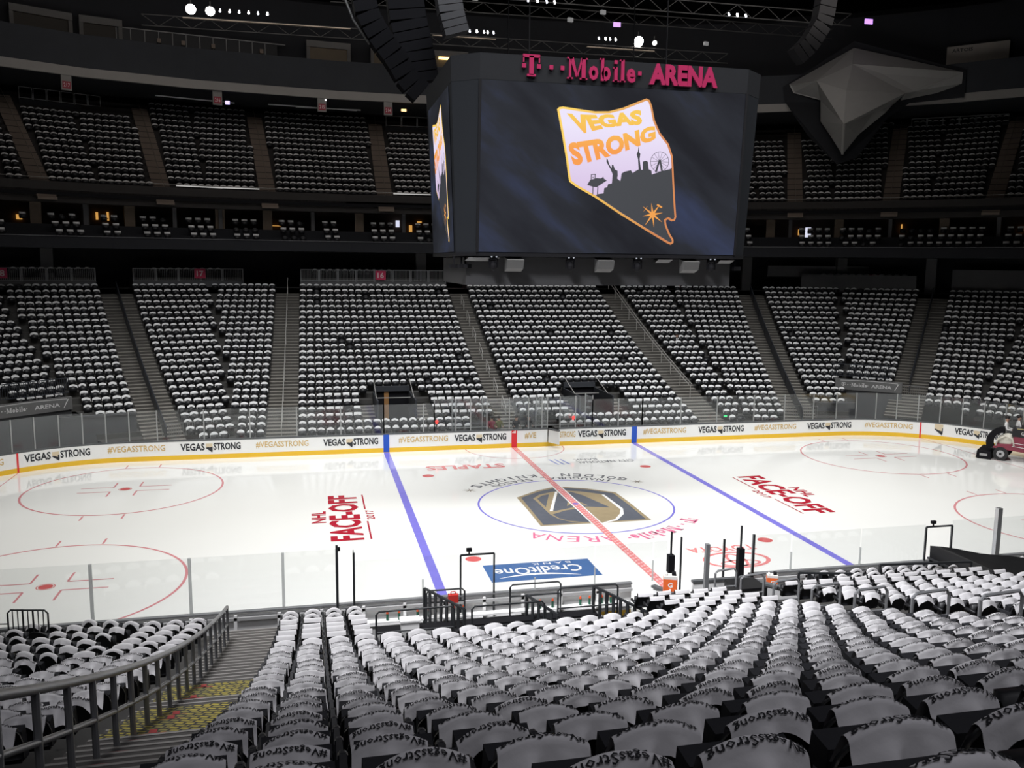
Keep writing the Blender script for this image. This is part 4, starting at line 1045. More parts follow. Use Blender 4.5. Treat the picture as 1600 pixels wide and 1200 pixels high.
alab = {(0, 5.6, 1): 'hidden behind the scoreboard', (0, -5.6, 1): 'just left of the scoreboard', (1, 9.8, 1): 'behind the scoreboard right half', (1, 9.8, -1): 'second left of the scoreboard', (2, 11.54, -1): 'third left of the scoreboard', (3, 11.8, -1): 'at the far left', (2, 11.54, 1): 'behind the scoreboard right edge', (3, 10.9, 1): 'first right of the scoreboard', (4, 10.9, 1): 'below the faceted grey pod', (5, 10.6, 1): 'at the far right'}
for (k, sx), us in UA.items():
    for u in us:
        lb = alab.get((k, u, sx))
        if not lb: continue
        x, y = UP.pt(k, u, 0, sx); rz = UP.rot(k, sx); t = empty('upper_stairs', (x, y, zu(0)-.8), rz, 'brownish steep upper bowl stairs '+lb, 'stairs')
        me = MB().box(0, -.14, -.05, 1.3, .27, .2).mesh('step'); me.materials.append(UST)
        for i in range(16):
            for j in (0, 1, 2):
                o = bpy.data.objects.new('step', me); C.objects.link(o); o.parent = t; o.location = (0, -(TU*i-.66)+TU*j/3, (zu(i)-zu(0))-.186*j+.06)
        MB().tube([(0, .6, .9), (0, -TU*15, zu(15)-zu(0)+.9)], .022, 6).build('handrail', mat('dim_rail', (.2, .17, .14), .5, .3), t)
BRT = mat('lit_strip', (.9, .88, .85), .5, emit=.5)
ul = [(0, 1, -2, -5.0, .0), ]
mb = MB(); p = UP.path(-.85, 5, 24); mb.tube([(x, y, 17.0) for x, y in p], .025, 6)
tag(mb.build('upper_front_rail', mat('upper_rail_grey', (.3, .29, .27), .4, .3)), 'thin rail along the front edge of the upper bowl', 'railing')
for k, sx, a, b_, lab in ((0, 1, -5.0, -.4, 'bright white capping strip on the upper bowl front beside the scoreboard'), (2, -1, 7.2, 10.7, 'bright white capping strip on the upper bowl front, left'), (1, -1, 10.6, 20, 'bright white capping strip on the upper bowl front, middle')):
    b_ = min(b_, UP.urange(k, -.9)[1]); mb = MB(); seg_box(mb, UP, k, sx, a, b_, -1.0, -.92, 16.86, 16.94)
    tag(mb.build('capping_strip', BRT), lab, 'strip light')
for k, sx, a, b_, lab in ((2, -1, 3.5, 10.3, 'pale rail at the top of the upper bowl, left'), (1, -1, .4, 8.6, 'pale rail at the top of the upper bowl, middle'), (0, 1, -13, -7, 'pale rail at the top of the upper bowl, nearer the scoreboard')):
    mb = MB(); seg_box(mb, UP, k, sx, a, b_, 10.4, 10.5, 25.42, 25.52); tag(mb.build('top_rail', mat('upper_pale_rail_lit', (.85, .85, .85), .4)), lab, 'railing')  # extra whiteness in the colour stands in for local light on the rail
for k, sx, a, b_, lab in ((3, -1, 4.2, 10.6, 'mesh crowd rail at the top of the upper bowl, far left'), (0, 1, -4.6, 4.6, 'mesh crowd rail at the top of the upper bowl beside the scoreboard'), (4, 1, 11.8, 20, 'mesh crowd rail at the top of the upper bowl, right')):
    x, y = UP.pt(k, (a+b_)/2, 11.2, sx); t = empty('crowd_rail', (x, y, 23.2), UP.rot(k, sx), lab, 'railing'); L = b_-a
    MB().box(0, 0, .3, L, .12, 1.4).build('kerb', DARK2, t); g_ = MB()
    for q in range(6): w_ = L/6; xx = -L/2+w_*(q+.5); g_.box(xx, 0, 1.95, w_-.1, .05, .05); g_.box(xx-w_/2+.05, 0, 1.5, .05, .05, .95); g_.box(xx+w_/2-.05, 0, 1.5, .05, .05, .95); g_.box(xx, 0, 1.1, w_-.1, .05, .05)
    g_.build('frame', STEELR, t)

# ------------------------------------------------------------ upper fascia, press level
mb = MB(); ringbox(mb, UP, 4.5, 4.8, 25.35, 26.05)
tag(mb.build('fascia_band', mat('fascia_band_grey', (.30, .285, .27), .7, noise=.06, nscale=1)), 'pale grey band running below the press level', kind='structure')
mb = MB(); ringbox(mb, UP, 4.8, 15, 25.6, 26.0); ringbox(mb, UP, 4.6, 4.9, 26.05, 28.6); ringbox(mb, UP, 4.9, 7.5, 28.2, 28.6)
tag(mb.build('press_level_wall', DARK2), 'dark slate wall of the press level', kind='structure')
mb = MB(); ringbox(mb, UP, 7.5, 7.7, 28.6, 34)
tag(mb.build('wall_press', DARK), 'dark back wall of the press level', kind='structure')
for k, sx, u, txt, lab in ((3, -1, 8.6, '217', 'dim red upper section sign on a grey bracket, far left'), (2, -1, 6.2, '216', 'dim red upper section sign on a grey bracket, second from left'), (1, -1, 4.6, '215', 'dim red upper section sign on a grey bracket, third from left'), (0, -1, 4.9, '214', 'dim red upper section sign on a grey bracket beside the scoreboard')):
    x, y = UP.pt(k, u, 4.7, sx); t = empty('upper_section_sign', (x, y, 24.6), UP.rot(k, sx), lab, 'sign')
    MB().box(0, 0, .2, .75, .25, 1.2).build('bracket', mat('bracket_grey', (.24, .23, .22), .7), t); pl_ = MB().box(0, .14, 0, .6, .04, .55).build('plate', mat('dim_sign_red', (.3, .03, .05), .6), t)
    V, F = text_fit(txt, .45, .3, .01); b = MB(); text_to(b, V, F, lambda a, c: (-a, .17, c-.15)); b.build('lettering', SIGNW, pl_)
# press box windows (left) and lit openings
WF = mat('window_frame_grey', (.22, .22, .22), .6); DG = mat('dark_glass', (.008, .009, .012), .3, spec=.15)
t = empty('press_box', (-20.1, 43.55, 28.65), R(11.6), 'press box window band with pale frames on the upper left', 'window')
for j in range(12):
    x = -6.6+1.08*j; MB().box(x, 0, .68, 1.0, .05, 1.3).build('pane', DG, t); MB().box(x-.54, 0, .68, .07, .1, 1.36).build('mullion', WF, t)
MB().box(-.1, 0, 1.38, 13.2, .1, .08).build('head_frame', WF, t); MB().box(-.1, 0, 0, 13.2, .1, .08).build('sill', WF, t)
for j, x in enumerate((-3.9, -2.0, .4, 4.4)): MB().box(x, -.2, .6, .3, .2, .35).build('desk_item', mat('desk_item', (.25, .2, .16), .7), t)
WARM = mat('warm_room_wall', (.30, .21, .12), .7, emit=.055, noise=.5, nscale=.6); CREAM = mat('dim_cream_panel', (.13, .125, .12), .7, noise=.15, nscale=1)
def opening(x, y, z, rz, w_, h, lab, m=WARM, frame=True):
    t = empty('lounge_opening', (x, y, z), rz, lab, 'opening')
    MB().box(0, -.02, h/2, w_, .05, h).build('back_wall', m, t)
    MB().box(0, 0, h+.2, w_+.6, .5, .55).build('lintel', CREAM, t)
    for s in (-1, 1): MB().box(s*(w_/2+.15), 0, h/2, .3, .4, h).build('jamb', CREAM, t)
opening(-32.2, 40.15, 28.1, R(208), 3.9, 2.0, 'broad lounge opening with cream lintel at the top left corner', mat('dim_room', (.05, .035, .02), .7, emit=.05, noise=.5, nscale=.5))
opening(-28.2, 41.85, 28.2, R(197), 2.6, 1.9, 'second dark lounge opening with cream lintel, top left', mat('dim_room', (.05, .035, .02), .7))
opening(-10.0, 45.35, 28.75, R(187), 3.3, 1.4, 'warm lit lounge opening left of the hanging speaker array', WARM)
opening(-5.4, 45.5, 28.75, R(180), 1.1, 1.4, 'narrow warm opening between the hanging speaker arrays', WARM)
opening(.6, 45.5, 28.75, R(180), 3.6, 1.3, 'warm lit opening above the left corner of the scoreboard', WARM)
t = MB().box(0, 0, 0, 1.1, .2, .2).build('ceiling_lamp', mat('amber_tube', (1, .6, .2), .5, emit=4)); t.location = (.5, 45.3, 29.85); tag(t, 'bright amber lamp above the left corner of the scoreboard', 'lamp')
t = MB().box(0, 0, 0, 1.2, .1, .7).build('amber_panel', mat('amber_panel', (.35, .2, .06), .6, emit=.25, noise=.6, nscale=3)); t.location = (-33.5, 39.6, 28.6); t.rotation_euler = (0, 0, R(28)); tag(t, 'dim amber lit panel in the top left lounge', 'panel')
def small_light(x, y, z, c, e, lab, w_=.18, h=.12, cat='lamp', nm='spot_lamp', grp=None):
    o = MB().box(0, 0, 0, w_, .12, h).build(nm, mat('lamp_%s_%s' % (c, e), c, .5, emit=e)); o.location = (x, y, z); tag(o, lab, cat, grp)
small_light(-18.6, 42.8, 24.55, (.6, .5, 1), 1.6, 'small violet screen at the top of the upper bowl left', .35, .3)
small_light(-10.35, 43.0, 25.2, (1, 1, 1), 2, 'tiny white lamp under the grey band left of the scoreboard', .12, .12)
small_light(-3.4, 44.2, 24.85, (1, .55, .2), 3, 'amber lamp under the grey band beside the scoreboard', .45, .2)
small_light(34, 30, 31.5, (.6, .3, 1), 1.5, 'violet lamp high at the top right', .7, .4)
small_light(12.9, 33, 30.6, (.7, .4, .9), 1.2, 'small violet sign above the scoreboard lamps', .6, .35)
# brewery style sign panel, top right
t = empty('lounge_sign', (45.2, 30.5, 28.85), R(-47.5), 'pale sign panel reading ARTOIS at the top right', 'sign')
MB().box(0, 0, .85, 4.9, .15, 1.65).build('panel', mat('sign_panel_cream', (.34, .31, .28), .7, noise=.2, nscale=.8), t)
V, F = text_fit('ARTOIS', 1.65, .30, .02); b = MB(); text_to(b, V, F, lambda a, c: (a-1.2, -.09, c+1.15)); b.build('lettering', BLK, t)

# ------------------------------------------------------------ faceted pod
P = {'a': (35.82, 34.67, 30.56), 'b': (31.24, 37.52, 27.7), 'b2': (31.6, 37.33, 26.92), 'c': (33.35, 35.61, 26.07), 'd': (42.81, 29.15, 27.76), 'e': (42.79, 29.17, 26.82), 'f': (41.53, 30.48, 26.1), 'f2': (39.09, 32.12, 25.71), 'g': (38.18, 30.29, 26.0), 'h': (38.18, 31.83, 25.36), 'p': (34.44, 32.58, 28.64), 'q': (31.7, 33.66, 27.29), 'r': (32.75, 30.73, 26.0), 't': (31.64, 29.06, 22.93), 'u': (33.02, 31.16, 20.74), 'v': (32.92, 34.71, 24.07), 'w': (33.05, 33.16, 22.57), 'x': (36.15, 31.25, 24.91), 'x2': (37.1, 31.39, 24.47), 'y': (34.55, 31.23, 22.52), 'k': (40.18, 30.01, 26.4)}
pod = empty('faceted_pod', P['r'], 0, 'angular pale grey faceted pod jutting out over the upper right seats', 'pod')
FC = [('a', 'b', 'q', 'p'), ('b', 'b2', 'c', 'q'), ('q', 'c', 't'), ('p', 'q', 'r'), ('q', 't', 'r'), ('a', 'p', 'd'), ('p', 'g', 'k', 'd'), ('p', 'r', 'g'), ('d', 'k', 'e'), ('e', 'k', 'f'), ('k', 'g', 'f2', 'f'), ('r', 't', 'g'), ('t', 'x', 'h', 'g'), ('c', 'v', 't'), ('v', 'w', 't'), ('w', 'u', 't'), ('t', 'u', 'y'), ('t', 'y', 'x'), ('y', 'x2', 'h', 'x')]
cen = Vector((38, 37, 27))
for f in FC:
    vs = [Vector(P[i]) for i in f]; n_ = (vs[1]-vs[0]).cross(vs[2]-vs[0]).normalized()
    if n_.dot(vs[0]-cen) < 0: n_ = -n_; vs = vs[::-1]
    o_ = Vector(P['r']); m_ = sum(vs, Vector())/len(vs); fr = [v+(m_-v)*.006-o_ for v in vs]; bk_ = [v-n_*.12-o_ for v in vs]; k = len(fr)
    b = MB(); b.add([tuple(v) for v in fr+bk_], [tuple(range(k)), tuple(range(2*k-1, k-1, -1))]+[(i, k+i, k+(i+1) % k, (i+1) % k) for i in range(k)]); b.build('facet_panel', PODM, pod)
b = MB(); hull = ['a', 'b', 'b2', 'c', 'v', 'w', 'u', 'y', 'x2', 'h', 'f2', 'f', 'e', 'd']; k = len(hull)
o_ = Vector(P['r']); F0 = [Vector(P[i])+Vector((0, .2, 0)) for i in hull]; F1 = [Vector((P[i][0]*.75+9.6, P[i][1]*.75+9.1+.6, P[i][2]*.75+6.75)) for i in hull]
b.add([tuple(v-o_) for v in F0+F1], [(i, (i+1) % k, k+(i+1) % k, k+i) for i in range(k)]); b.build('dark_backing', DARK, pod)
mb = MB()
base = [(30.69, 37.59, 27.56), (30.93, 37.46, 26.22), (32.11, 35.24, 22.96), (33.21, 32.15, 20.14), (34.95, 31.81, 20.68), (37.81, 31.86, 24.27), (39.47, 31.32, 25.49), (42.9, 28.75, 25.71), (42.99, 28.81, 27.9), (35.92, 34.72, 31.28)]
nb_ = len(base); bk2 = [(x*.7+.3*38.4, y*.7+.3*37.5, z*.7+.3*27) for x, y, z in base]
mb.add([(x+.12, y+.3, z-.05) for x, y, z in base]+[(x+.35, y+.8, z) for x, y, z in bk2], [tuple(range(nb_)), tuple(range(2*nb_-1, nb_-1, -1))]+[(i, (i+1) % nb_, nb_+(i+1) % nb_, nb_+i) for i in range(nb_)])
tag(mb.build('pod_base', DARK), 'dark angular mass carrying the faceted pod', 'wall')

# ------------------------------------------------------------ scoreboard
sb = empty('scoreboard', (0, 0, 11.6), 0, 'large dark centre hung scoreboard with tapered screens', 'scoreboard')
def P8(w_, dpt, c): return [(-w_, -dpt), (w_, -dpt), (w_+c, -dpt+c*.85), (w_+c, dpt-c*.85), (w_, dpt), (-w_, dpt), (-w_-c, dpt-c*.85), (-w_-c, -dpt+c*.85)]
H = 7.5
def face(z): k = z/H; return P8(5.52, 4+.56*k, .72+.28*k)
def shell(z0, z1, m, name, off=0, top=False, bot=False):
    a = face(z0); c = face(z1); g = 1+off/5.5; a = [(x*g, y*g) for x, y in a]; c = [(x*g, y*g) for x, y in c]; b = MB()
    b.add([(x, y, z0) for x, y in a]+[(x, y, z1) for x, y in c], [(i, (i+1) % 8, 8+(i+1) % 8, 8+i) for i in range(8)]+([tuple(range(8, 16))] if top else [])+([tuple(range(7, -1, -1))] if bot else [])); return b.build(name, m, sb)
SBK = mat('scoreboard_charcoal', (.016, .018, .022), .75, noise=.08, nscale=.6, spec=.08)
shell(0, 6.5, SBK, 'housing', 0, False, True); shell(-.14, 0, BLACK, 'bottom_trim', .02, True, True)
shell(6.5, 7.45, mat('scoreboard_band', (.017, .018, .021), .8, noise=.08, spec=.08), 'header_band', .005, True)
SCR = bpy.data.materials.new('led_screen_dark'); SCR.use_nodes = True; nt = SCR.node_tree; b_ = nt.nodes['Principled BSDF']; b_.inputs['Base Color'].default_value = (.005, .005, .006, 1); b_.inputs['Roughness'].default_value = .8; b_.inputs['Specular IOR Level'].default_value = .05
tc = nt.nodes.new('ShaderNodeTexCoord'); mp = nt.nodes.new('ShaderNodeMapping'); mp.vector_type = 'TEXTURE'; mp.inputs['Location'].default_value = (1.7, 0, 2.2); mp.inputs['Rotation'].default_value = (0, R(38), 0); mp.inputs['Scale'].default_value = (9, 9, 2.6)
nz = nt.nodes.new('ShaderNodeTexNoise'); nz.inputs['Scale'].default_value = 1.3; nz.inputs['Detail'].default_value = 5; cr = nt.nodes.new('ShaderNodeValToRGB')
cr.color_ramp.elements[0].position = .36; cr.color_ramp.elements[0].color = (.012, .013, .018, 1); cr.color_ramp.elements[1].position = .72; cr.color_ramp.elements[1].color = (.045, .06, .13, 1)
e = cr.color_ramp.elements.new(.5); e.color = (.024, .027, .036, 1)
nt.links.new(tc.outputs['Object'], mp.inputs[0]); nt.links.new(mp.outputs[0], nz.inputs[0]); nt.links.new(nz.outputs[0], cr.inputs[0]); nt.links.new(cr.outputs[0], b_.inputs['Emission Color']); b_.inputs['Emission Strength'].default_value = .8
# grain of LED pixels
def gradient_emit(name, c0, c1, axis, lo, hi, st=1.0):
    m = bpy.data.materials.new(name); m.use_nodes = True; nt = m.node_tree; b = nt.nodes['Principled BSDF']; b.inputs['Base Color'].default_value = (.02, .02, .02, 1); b.inputs['Roughness'].default_value = .6
    tc = nt.nodes.new('ShaderNodeTexCoord'); sp = nt.nodes.new('ShaderNodeSeparateXYZ'); mr = nt.nodes.new('ShaderNodeMapRange'); mx = nt.nodes.new('ShaderNodeMix'); mx.data_type = 'RGBA'
    mr.inputs['From Min'].default_value = lo; mr.inputs['From Max'].default_value = hi; nt.links.new(tc.outputs['Object'], sp.inputs[0]); nt.links.new(sp.outputs[axis], mr.inputs[0]); nt.links.new(mr.outputs[0], mx.inputs[0])
    mx.inputs[6].default_value = (*c0, 1); mx.inputs[7].default_value = (*c1, 1); nt.links.new(mx.outputs[2], b.inputs['Emission Color']); b.inputs['Emission Strength'].default_value = st; return m
OR1 = gradient_emit('logo_orange_edge', (.95, .62, .09), (.62, .21, .06), 'X', -2.0, 1.9); OR2 = gradient_emit('logo_gold_letters', (.9, .30, .04), (.9, .55, .06), 'Z', 4.0, 5.3)
LIL = gradient_emit('logo_lilac_sky', (.66, .52, .75), (.80, .74, .92), 'Z', 2.5, 5.0); OR3 = mat('logo_orange_star', (.85, .33, .05), .6, emit=1)
OUT = [(-2.46, 5.56), (-2.38, 5.64), (-2.22, 5.67), (-1.59, 5.61), (-0.91, 5.55), (-0.34, 5.58), (0.23, 5.74), (0.8, 5.98), (1.19, 6.14), (1.34, 6.08), (1.45, 5.85), (1.6, 5.32), (1.86, 4.85), (2.25, 4.44), (2.46, 3.96), (2.52, 3.52), (2.61, 2.76), (2.72, 1.93), (2.78, 1.54), (2.73, 1.39), (2.58, 1.36), (2.42, 1.44), (2.33, 1.39), (2.38, 1.19), (2.55, 0.86), (2.72, 0.63), (2.73, 0.49), (2.61, 0.41), (2.46, 0.46), (1.58, 0.92), (0.34, 1.59), (-0.75, 2.23), (-1.58, 2.64), (-1.85, 2.82), (-1.91, 3.06), (-2.02, 3.69), (-2.23, 4.63)]
SKY = [(-0.73, 2.34), (-0.61, 2.38), (-0.41, 2.41), (-0.39, 2.62), (-0.27, 2.65), (-0.24, 2.77), (-0.08, 2.81), (-0.07, 3.17), (-0.15, 3.33), (-0.35, 3.64), (-0.35, 3.79), (-0.29, 3.71), (-0.23, 3.54), (-0.12, 3.41), (-0.12, 3.54), (-0.05, 3.52), (0.01, 3.36), (0.13, 3.31), (0.15, 3.12), (0.13, 3.01), (0.27, 2.91), (0.29, 3.02), (0.31, 3.21), (0.42, 3.28), (0.69, 3.35), (0.78, 3.24), (0.89, 3.32), (1.02, 3.39), (0.97, 3.8), (0.9, 3.98), (0.95, 4.09), (0.97, 4.31), (1.0, 4.07), (1.06, 4.0), (1.04, 3.8), (1.12, 3.38), (1.2, 3.38), (1.18, 3.7), (1.31, 3.74), (1.4, 3.7), (1.45, 3.41), (1.57, 3.36), (1.6, 3.21), (1.79, 3.28), (1.96, 3.34), (2.38, 3.45)]
def inset(P, d):
    n_ = len(P); ar = sum(P[i][0]*P[(i+1) % n_][1]-P[(i+1) % n_][0]*P[i][1] for i in range(n_)); sg = 1 if ar > 0 else -1; o = []
    for i in range(n_):
        a, b, c = Vector(P[i-1]), Vector(P[i]), Vector(P[(i+1) % n_]); e1 = (b-a).normalized(); e2 = (c-b).normalized()
        n1 = Vector((-e1.y, e1.x))*sg; n2 = Vector((-e2.y, e2.x))*sg; m_ = (n1+n2); m_ = m_/max(.6, m_.length**2/2); o.append((b.x+m_.x*d, b.y+m_.y*d))
    return o
def logo(fn, parent_name='screen_logo'):
    L = lambda e: (lambda x, y: fn(x, y, e))
    poly_mb(MB(), OUT, L(.01)).build('logo_border', OR1, sb); IN = inset(OUT, .085); poly_mb(MB(), IN, L(.02)).build('logo_sky', LIL, sb)
    DK = SKY+[IN[15], IN[16], IN[17], IN[18], IN[19], IN[20], IN[21], IN[22], IN[23], IN[24], IN[25], IN[26], IN[27], IN[28], IN[29], IN[30], IN[31]]
    dk = mat('logo_skyline_dark', (.026, .03, .04), .6, emit=.9)
    b = poly_mb(MB(), DK, L(.03)); poly_mb(b, [(-1.11, 2.72), (-.9, 2.66), (-0.71, 2.64), (-0.29, 2.92), (-.42, 2.98), (-.45, 3.06), (-.55, 2.99), (-0.73, 3.0), (-0.99, 2.92)], L(.03))
    for x0, y0, x1, y1 in ((-.88, 2.68, -.85, 2.36), (-.68, 2.66, -.65, 2.36), (-.97, 2.9, -.96, 3.14), (-.81, 2.95, -.80, 3.15)): poly_mb(b, [(x0, y1), (x0+.035, y1), (x0+.035, y0), (x0, y0)], L(.031))
    poly_mb(b, [(-.97, 3.11), (-.78, 3.13), (-.78, 3.16), (-.97, 3.14)], L(.031)); poly_mb(b, [(-.9, 2.99), (-.86, 2.99), (-.86, 3.04), (-.9, 3.04)], L(.031))
    # observation wheel
    cx, cy, r_ = 1.9, 3.72, .40
    for j in range(28):
        a, c = 2*PI*j/28, 2*PI*(j+1)/28; b.quad(L(.032)(cx+(r_-.018)*math.cos(a), cy+(r_-.018)*math.sin(a)), L(.032)(cx+r_*math.cos(a), cy+r_*math.sin(a)), L(.032)(cx+r_*math.cos(c), cy+r_*math.sin(c)), L(.032)(cx+(r_-.018)*math.cos(c), cy+(r_-.018)*math.sin(c)))
        if j % 2 == 0: b.quad(L(.032)(cx-.006*math.sin(a), cy+.006*math.cos(a)), L(.032)(cx+.006*math.sin(a), cy-.006*math.cos(a)), L(.032)(cx+r_*math.cos(a)+.006*math.sin(a), cy+r_*math.sin(a)-.006*math.cos(a)), L(.032)(cx+r_*math.cos(a)-.006*math.sin(a), cy+r_*math.sin(a)+.006*math.cos(a)))
    poly_mb(b, [(1.72, 3.3), (1.79, 3.3), (1.9, 3.66), (2.0, 3.34), (2.07, 3.34), (1.95, 3.8), (1.86, 3.8)], L(.033)); b.build('logo_skyline', dk, sb)
    for s, q in (('VEGAS', ((-1.62, 4.60), (1.08, 5.12), (.99, 5.72), (-2.08, 5.43))), ('STRONG', ((-1.70, 3.42), (1.68, 4.58), (1.62, 5.14), (-2.02, 4.30)))):
        V, F = text_fit(s, 2, 1, .058, 3, cutx=.25); b = MB()
        def tf(x, y):
            k = (x+1)/2; bx, by = q[0][0]+(q[1][0]-q[0][0])*k, q[0][1]+(q[1][1]-q[0][1])*k; tx, ty = q[3][0]+(q[2][0]-q[3][0])*k, q[3][1]+(q[2][1]-q[3][1])*k
            sag = -.16*math.sin(PI*k) if s == 'VEGAS' else (-.1*math.sin(PI*k)); return L(.035)(bx+(tx-bx)*y, by+(ty-by)*y+sag*(y if s == 'VEGAS' else 1)*.8+(.10 if s == 'VEGAS' else 0)*math.sin(PI*k)*(1-y))
        text_to(b, V, F, tf); b.build('logo_lettering', OR2, sb)
    b = MB(); star8(b, 1.73, 1.62, .56, rot=R(100), lens=[.85, 1.0, .8, 1, .95, .95, .8, .9], fn=L(.04))
    for cx, cy, a in ((1.40, 1.83, R(145)), (2.0, 1.96, R(62))):
        c, s_ = math.cos(a+PI/2), math.sin(a+PI/2); poly_mb(b, [(cx-c*.12-.02, cy-s_*.12-.02), (cx+c*.12-.02, cy+s_*.12-.02), (cx+c*.12+.03, cy+s_*.12+.03), (cx-c*.12+.03, cy-s_*.12+.03)], L(.041))
    b.build('logo_star', OR3, sb)
def front(x, v, e): k = v/6.53; return (x, -4-.488*k-e-.03, 6.5*k)
b = MB(); b.quad(front(-5.46, .02, 0), front(5.46, .02, 0), front(5.46, 6.5, 0), front(-5.46, 6.5, 0)); b.build('screen', SCR, sb); logo(front)
def side(x, v, e):
    k = v/6.53; c = .72+.243*k; return (-(5.52+c)-e-.03, -x*.72, 6.5*k)
b = MB(); b.quad(side(-4.2, .02, 0), side(4.2, .02, 0), side(4.2, 6.5, 0), side(-4.2, 6.5, 0)); b.build('screen', SCR, sb); logo(side)
for s in (-1, 1):       # black joints beside the front screen
    b = MB(); b.hexa([(s*5.46, -4.06, 0), (s*5.56, -4.06, 0), (s*5.56, -3.9, 0), (s*5.46, -3.9, 0)][::s], [(s*5.46, -4.55, 6.5), (s*5.56, -4.55, 6.5), (s*5.56, -4.3, 6.5), (s*5.46, -4.3, 6.5)][::s]); b.build('joint', BLACK, sb)
# header sign in raised magenta letters
MAGT = mat('magenta_letters', (.27, .013, .065), .6, noise=.05, spec=.15)
sg = empty('arena_sign', (0, -4.62, 18.1), 0, 'raised magenta T-Mobile ARENA letters along the top of the scoreboard', 'sign')
def solid_letters(draw, cuts):
    b = MB(); draw(b)
    bins = {}
    for f in b.f:
        xm = sum(b.v[i][0] for i in f)/len(f); bins.setdefault(sum(xm > c for c in cuts), []).append(f)
    for k in sorted(bins):
        fs = bins[k]; ids = sorted({i for f in fs for i in f}); mp_ = {v: n for n, v in enumerate(ids)}; n0 = len(ids)
        g = MB(); g.v = [b.v[i] for i in ids]; fr = [tuple(mp_[i] for i in f) for f in fs]; g.f = list(fr); g.mi = [0]*len(fr)
        g.v += [(x, y+.18, z) for x, y, z in g.v[:n0]]; g.f += [tuple(i+n0 for i in f[::-1]) for f in fr]; g.mi += [0]*len(fr)
        ed = {(f[i], f[(i+1) % len(f)]) for f in fr for i in range(len(f))}
        for (i, j) in ed:
            if (j, i) not in ed: g.f.append((j, i, i+n0, j+n0)); g.mi.append(1)
        g.build('letter', [MAGT, mat('magenta_return', (.12, .01, .04), .6)], sg)
def dr(b):
    def fn(x, y): X = -3.88+x*.745; return (X, -.02, .18+y*.80-.006*x)
    slab_sign(b, fn)
solid_letters(dr, [-3.88+.745*c for c in (1.2, 1.8, 2.27, 3.49, 4.08, 4.79, 5.21, 5.54, 6.19)])
V, F = text_fit('ARENA', 2.9, .80, .048)
def comp_cuts(V, F):
    par = list(range(len(V)))
    def fd(a):
        while par[a] != a: a = par[a]
        return a
    for f in F:
        for i in f[1:]: par[fd(i)] = fd(f[0])
    g = {}
    for i in range(len(V)): g.setdefault(fd(i), []).append(V[i][0])
    iv = sorted((min(x), max(x)) for x in g.values()); return [2.70+(a[1]+b[0])/2 for a, b in zip(iv, iv[1:])]
def dr2(b): text_to(b, V, F, lambda x, y: (2.70+x, -.02, .13+y))
solid_letters(dr2, comp_cuts(V, F))
# underside drum with speakers and moving lights
dm = MB(); dm.box(0, 0, -.75, 11.6, 6.2, 1.1); dm.box(0, 0, -.15, 11.2, 7, .12)
dm.build('lower_drum', mat('drum_grey', (.05, .05, .053), .6, noise=.08), sb)
for x in (-3.95, -.15, 3.6): 
    b = MB(); b.hexa([(x-.34, -3.95, -.62), (x+.34, -3.95, -.62), (x+.34, -3.55, -.75), (x-.34, -3.55, -.75)], [(x-.34, -4.1, -.28), (x+.34, -4.1, -.28), (x+.34, -3.5, -.16), (x-.34, -3.5, -.16)]); b.build('speaker', mat('speaker_grey', (.10, .10, .10), .6), sb)
for x in (-4.8, -1.6, 1.3, 4.6):
    b = MB(); b.box(x, -3.75, -.22, .3, .2, .12); b.box(x-.17, -3.75, -.42, .04, .1, .35); b.box(x+.17, -3.75, -.42, .04, .1, .35); b.sphere((x, -3.75, -.5), .16, 1, 1, 1.3); ml = b.build('moving_light', BLACK, sb)
    MB().sphere((x-.1, -3.9, -.16), .035).sphere((x+.1, -3.9, -.16), .035).build('lens', mat('lens_glint', (.8, .85, .95), .3, emit=.5), ml)
for x in (-5.6, -5.0, 2.4, 5.2):
    b = MB(); b.hexa([(x-.3, -3.7, -.34), (x+.3, -3.7, -.34), (x+.3, -3.3, -.34), (x-.3, -3.3, -.34)], [(x-.2, -3.8, -.2), (x+.45, -3.8, -.2), (x+.45, -3.3, -.2), (x-.2, -3.3, -.2)]); b.build('floodlight', mat('flood_grey', (.16, .16, .16), .4), sb)
b = MB()
for x, a in ((-6.3, .6), (-6.0, -.4), (-5.85, .3), (6.0, .5)): b.box(x, -3.3, -.55, .5, .12, .16, a); b.box(x, -3.2, -.35, .06, .06, .4)
b.build('bracket_cluster', BLACK, sb)
for x, y in ((-3, -2), (3, -2), (-3, 2), (3, 2)):
    MB().cyl((x, y, 7.4), (x, y, 25.3), .03, 6).build('hoist_cable', BLACK, sb)

# ------------------------------------------------------------ rigging in the roof
def truss(name, x0, x1, y, z, h, lab, m=None):
    m = m or mat('truss_dark', (.06, .06, .06), .5, .5); t = empty(name, ((x0+x1)/2, y, z), 0, lab, 'truss'); L = x1-x0
    for dz in (0, h): MB().tube([(-L/2, 0, dz), (L/2, 0, dz)], .05, 6).build('chord', m, t)
    n_ = int(L/1.2); b = MB()
    for j in range(n_):
        a = -L/2+L*j/n_; c = -L/2+L*(j+1)/n_; b.tube([(a, 0, 0 if j % 2 else h), (c, 0, h if j % 2 else 0)], .03, 5)
    b.build('web', m, t); return t
truss('lighting_truss', -24, 24, 35.4, 28.7, .8, 'long lighting truss hung in front of the press level')
truss('lighting_truss', -26, 30, 26.4, 30.0, .9, 'lighting truss hung closer over the ice edge')
truss('lighting_truss', -10, 34, 35.4, 31.4, .8, 'upper dark truss near the roof')
small = mat('walkway_glint', (.5, .42, .34), .4, .6)
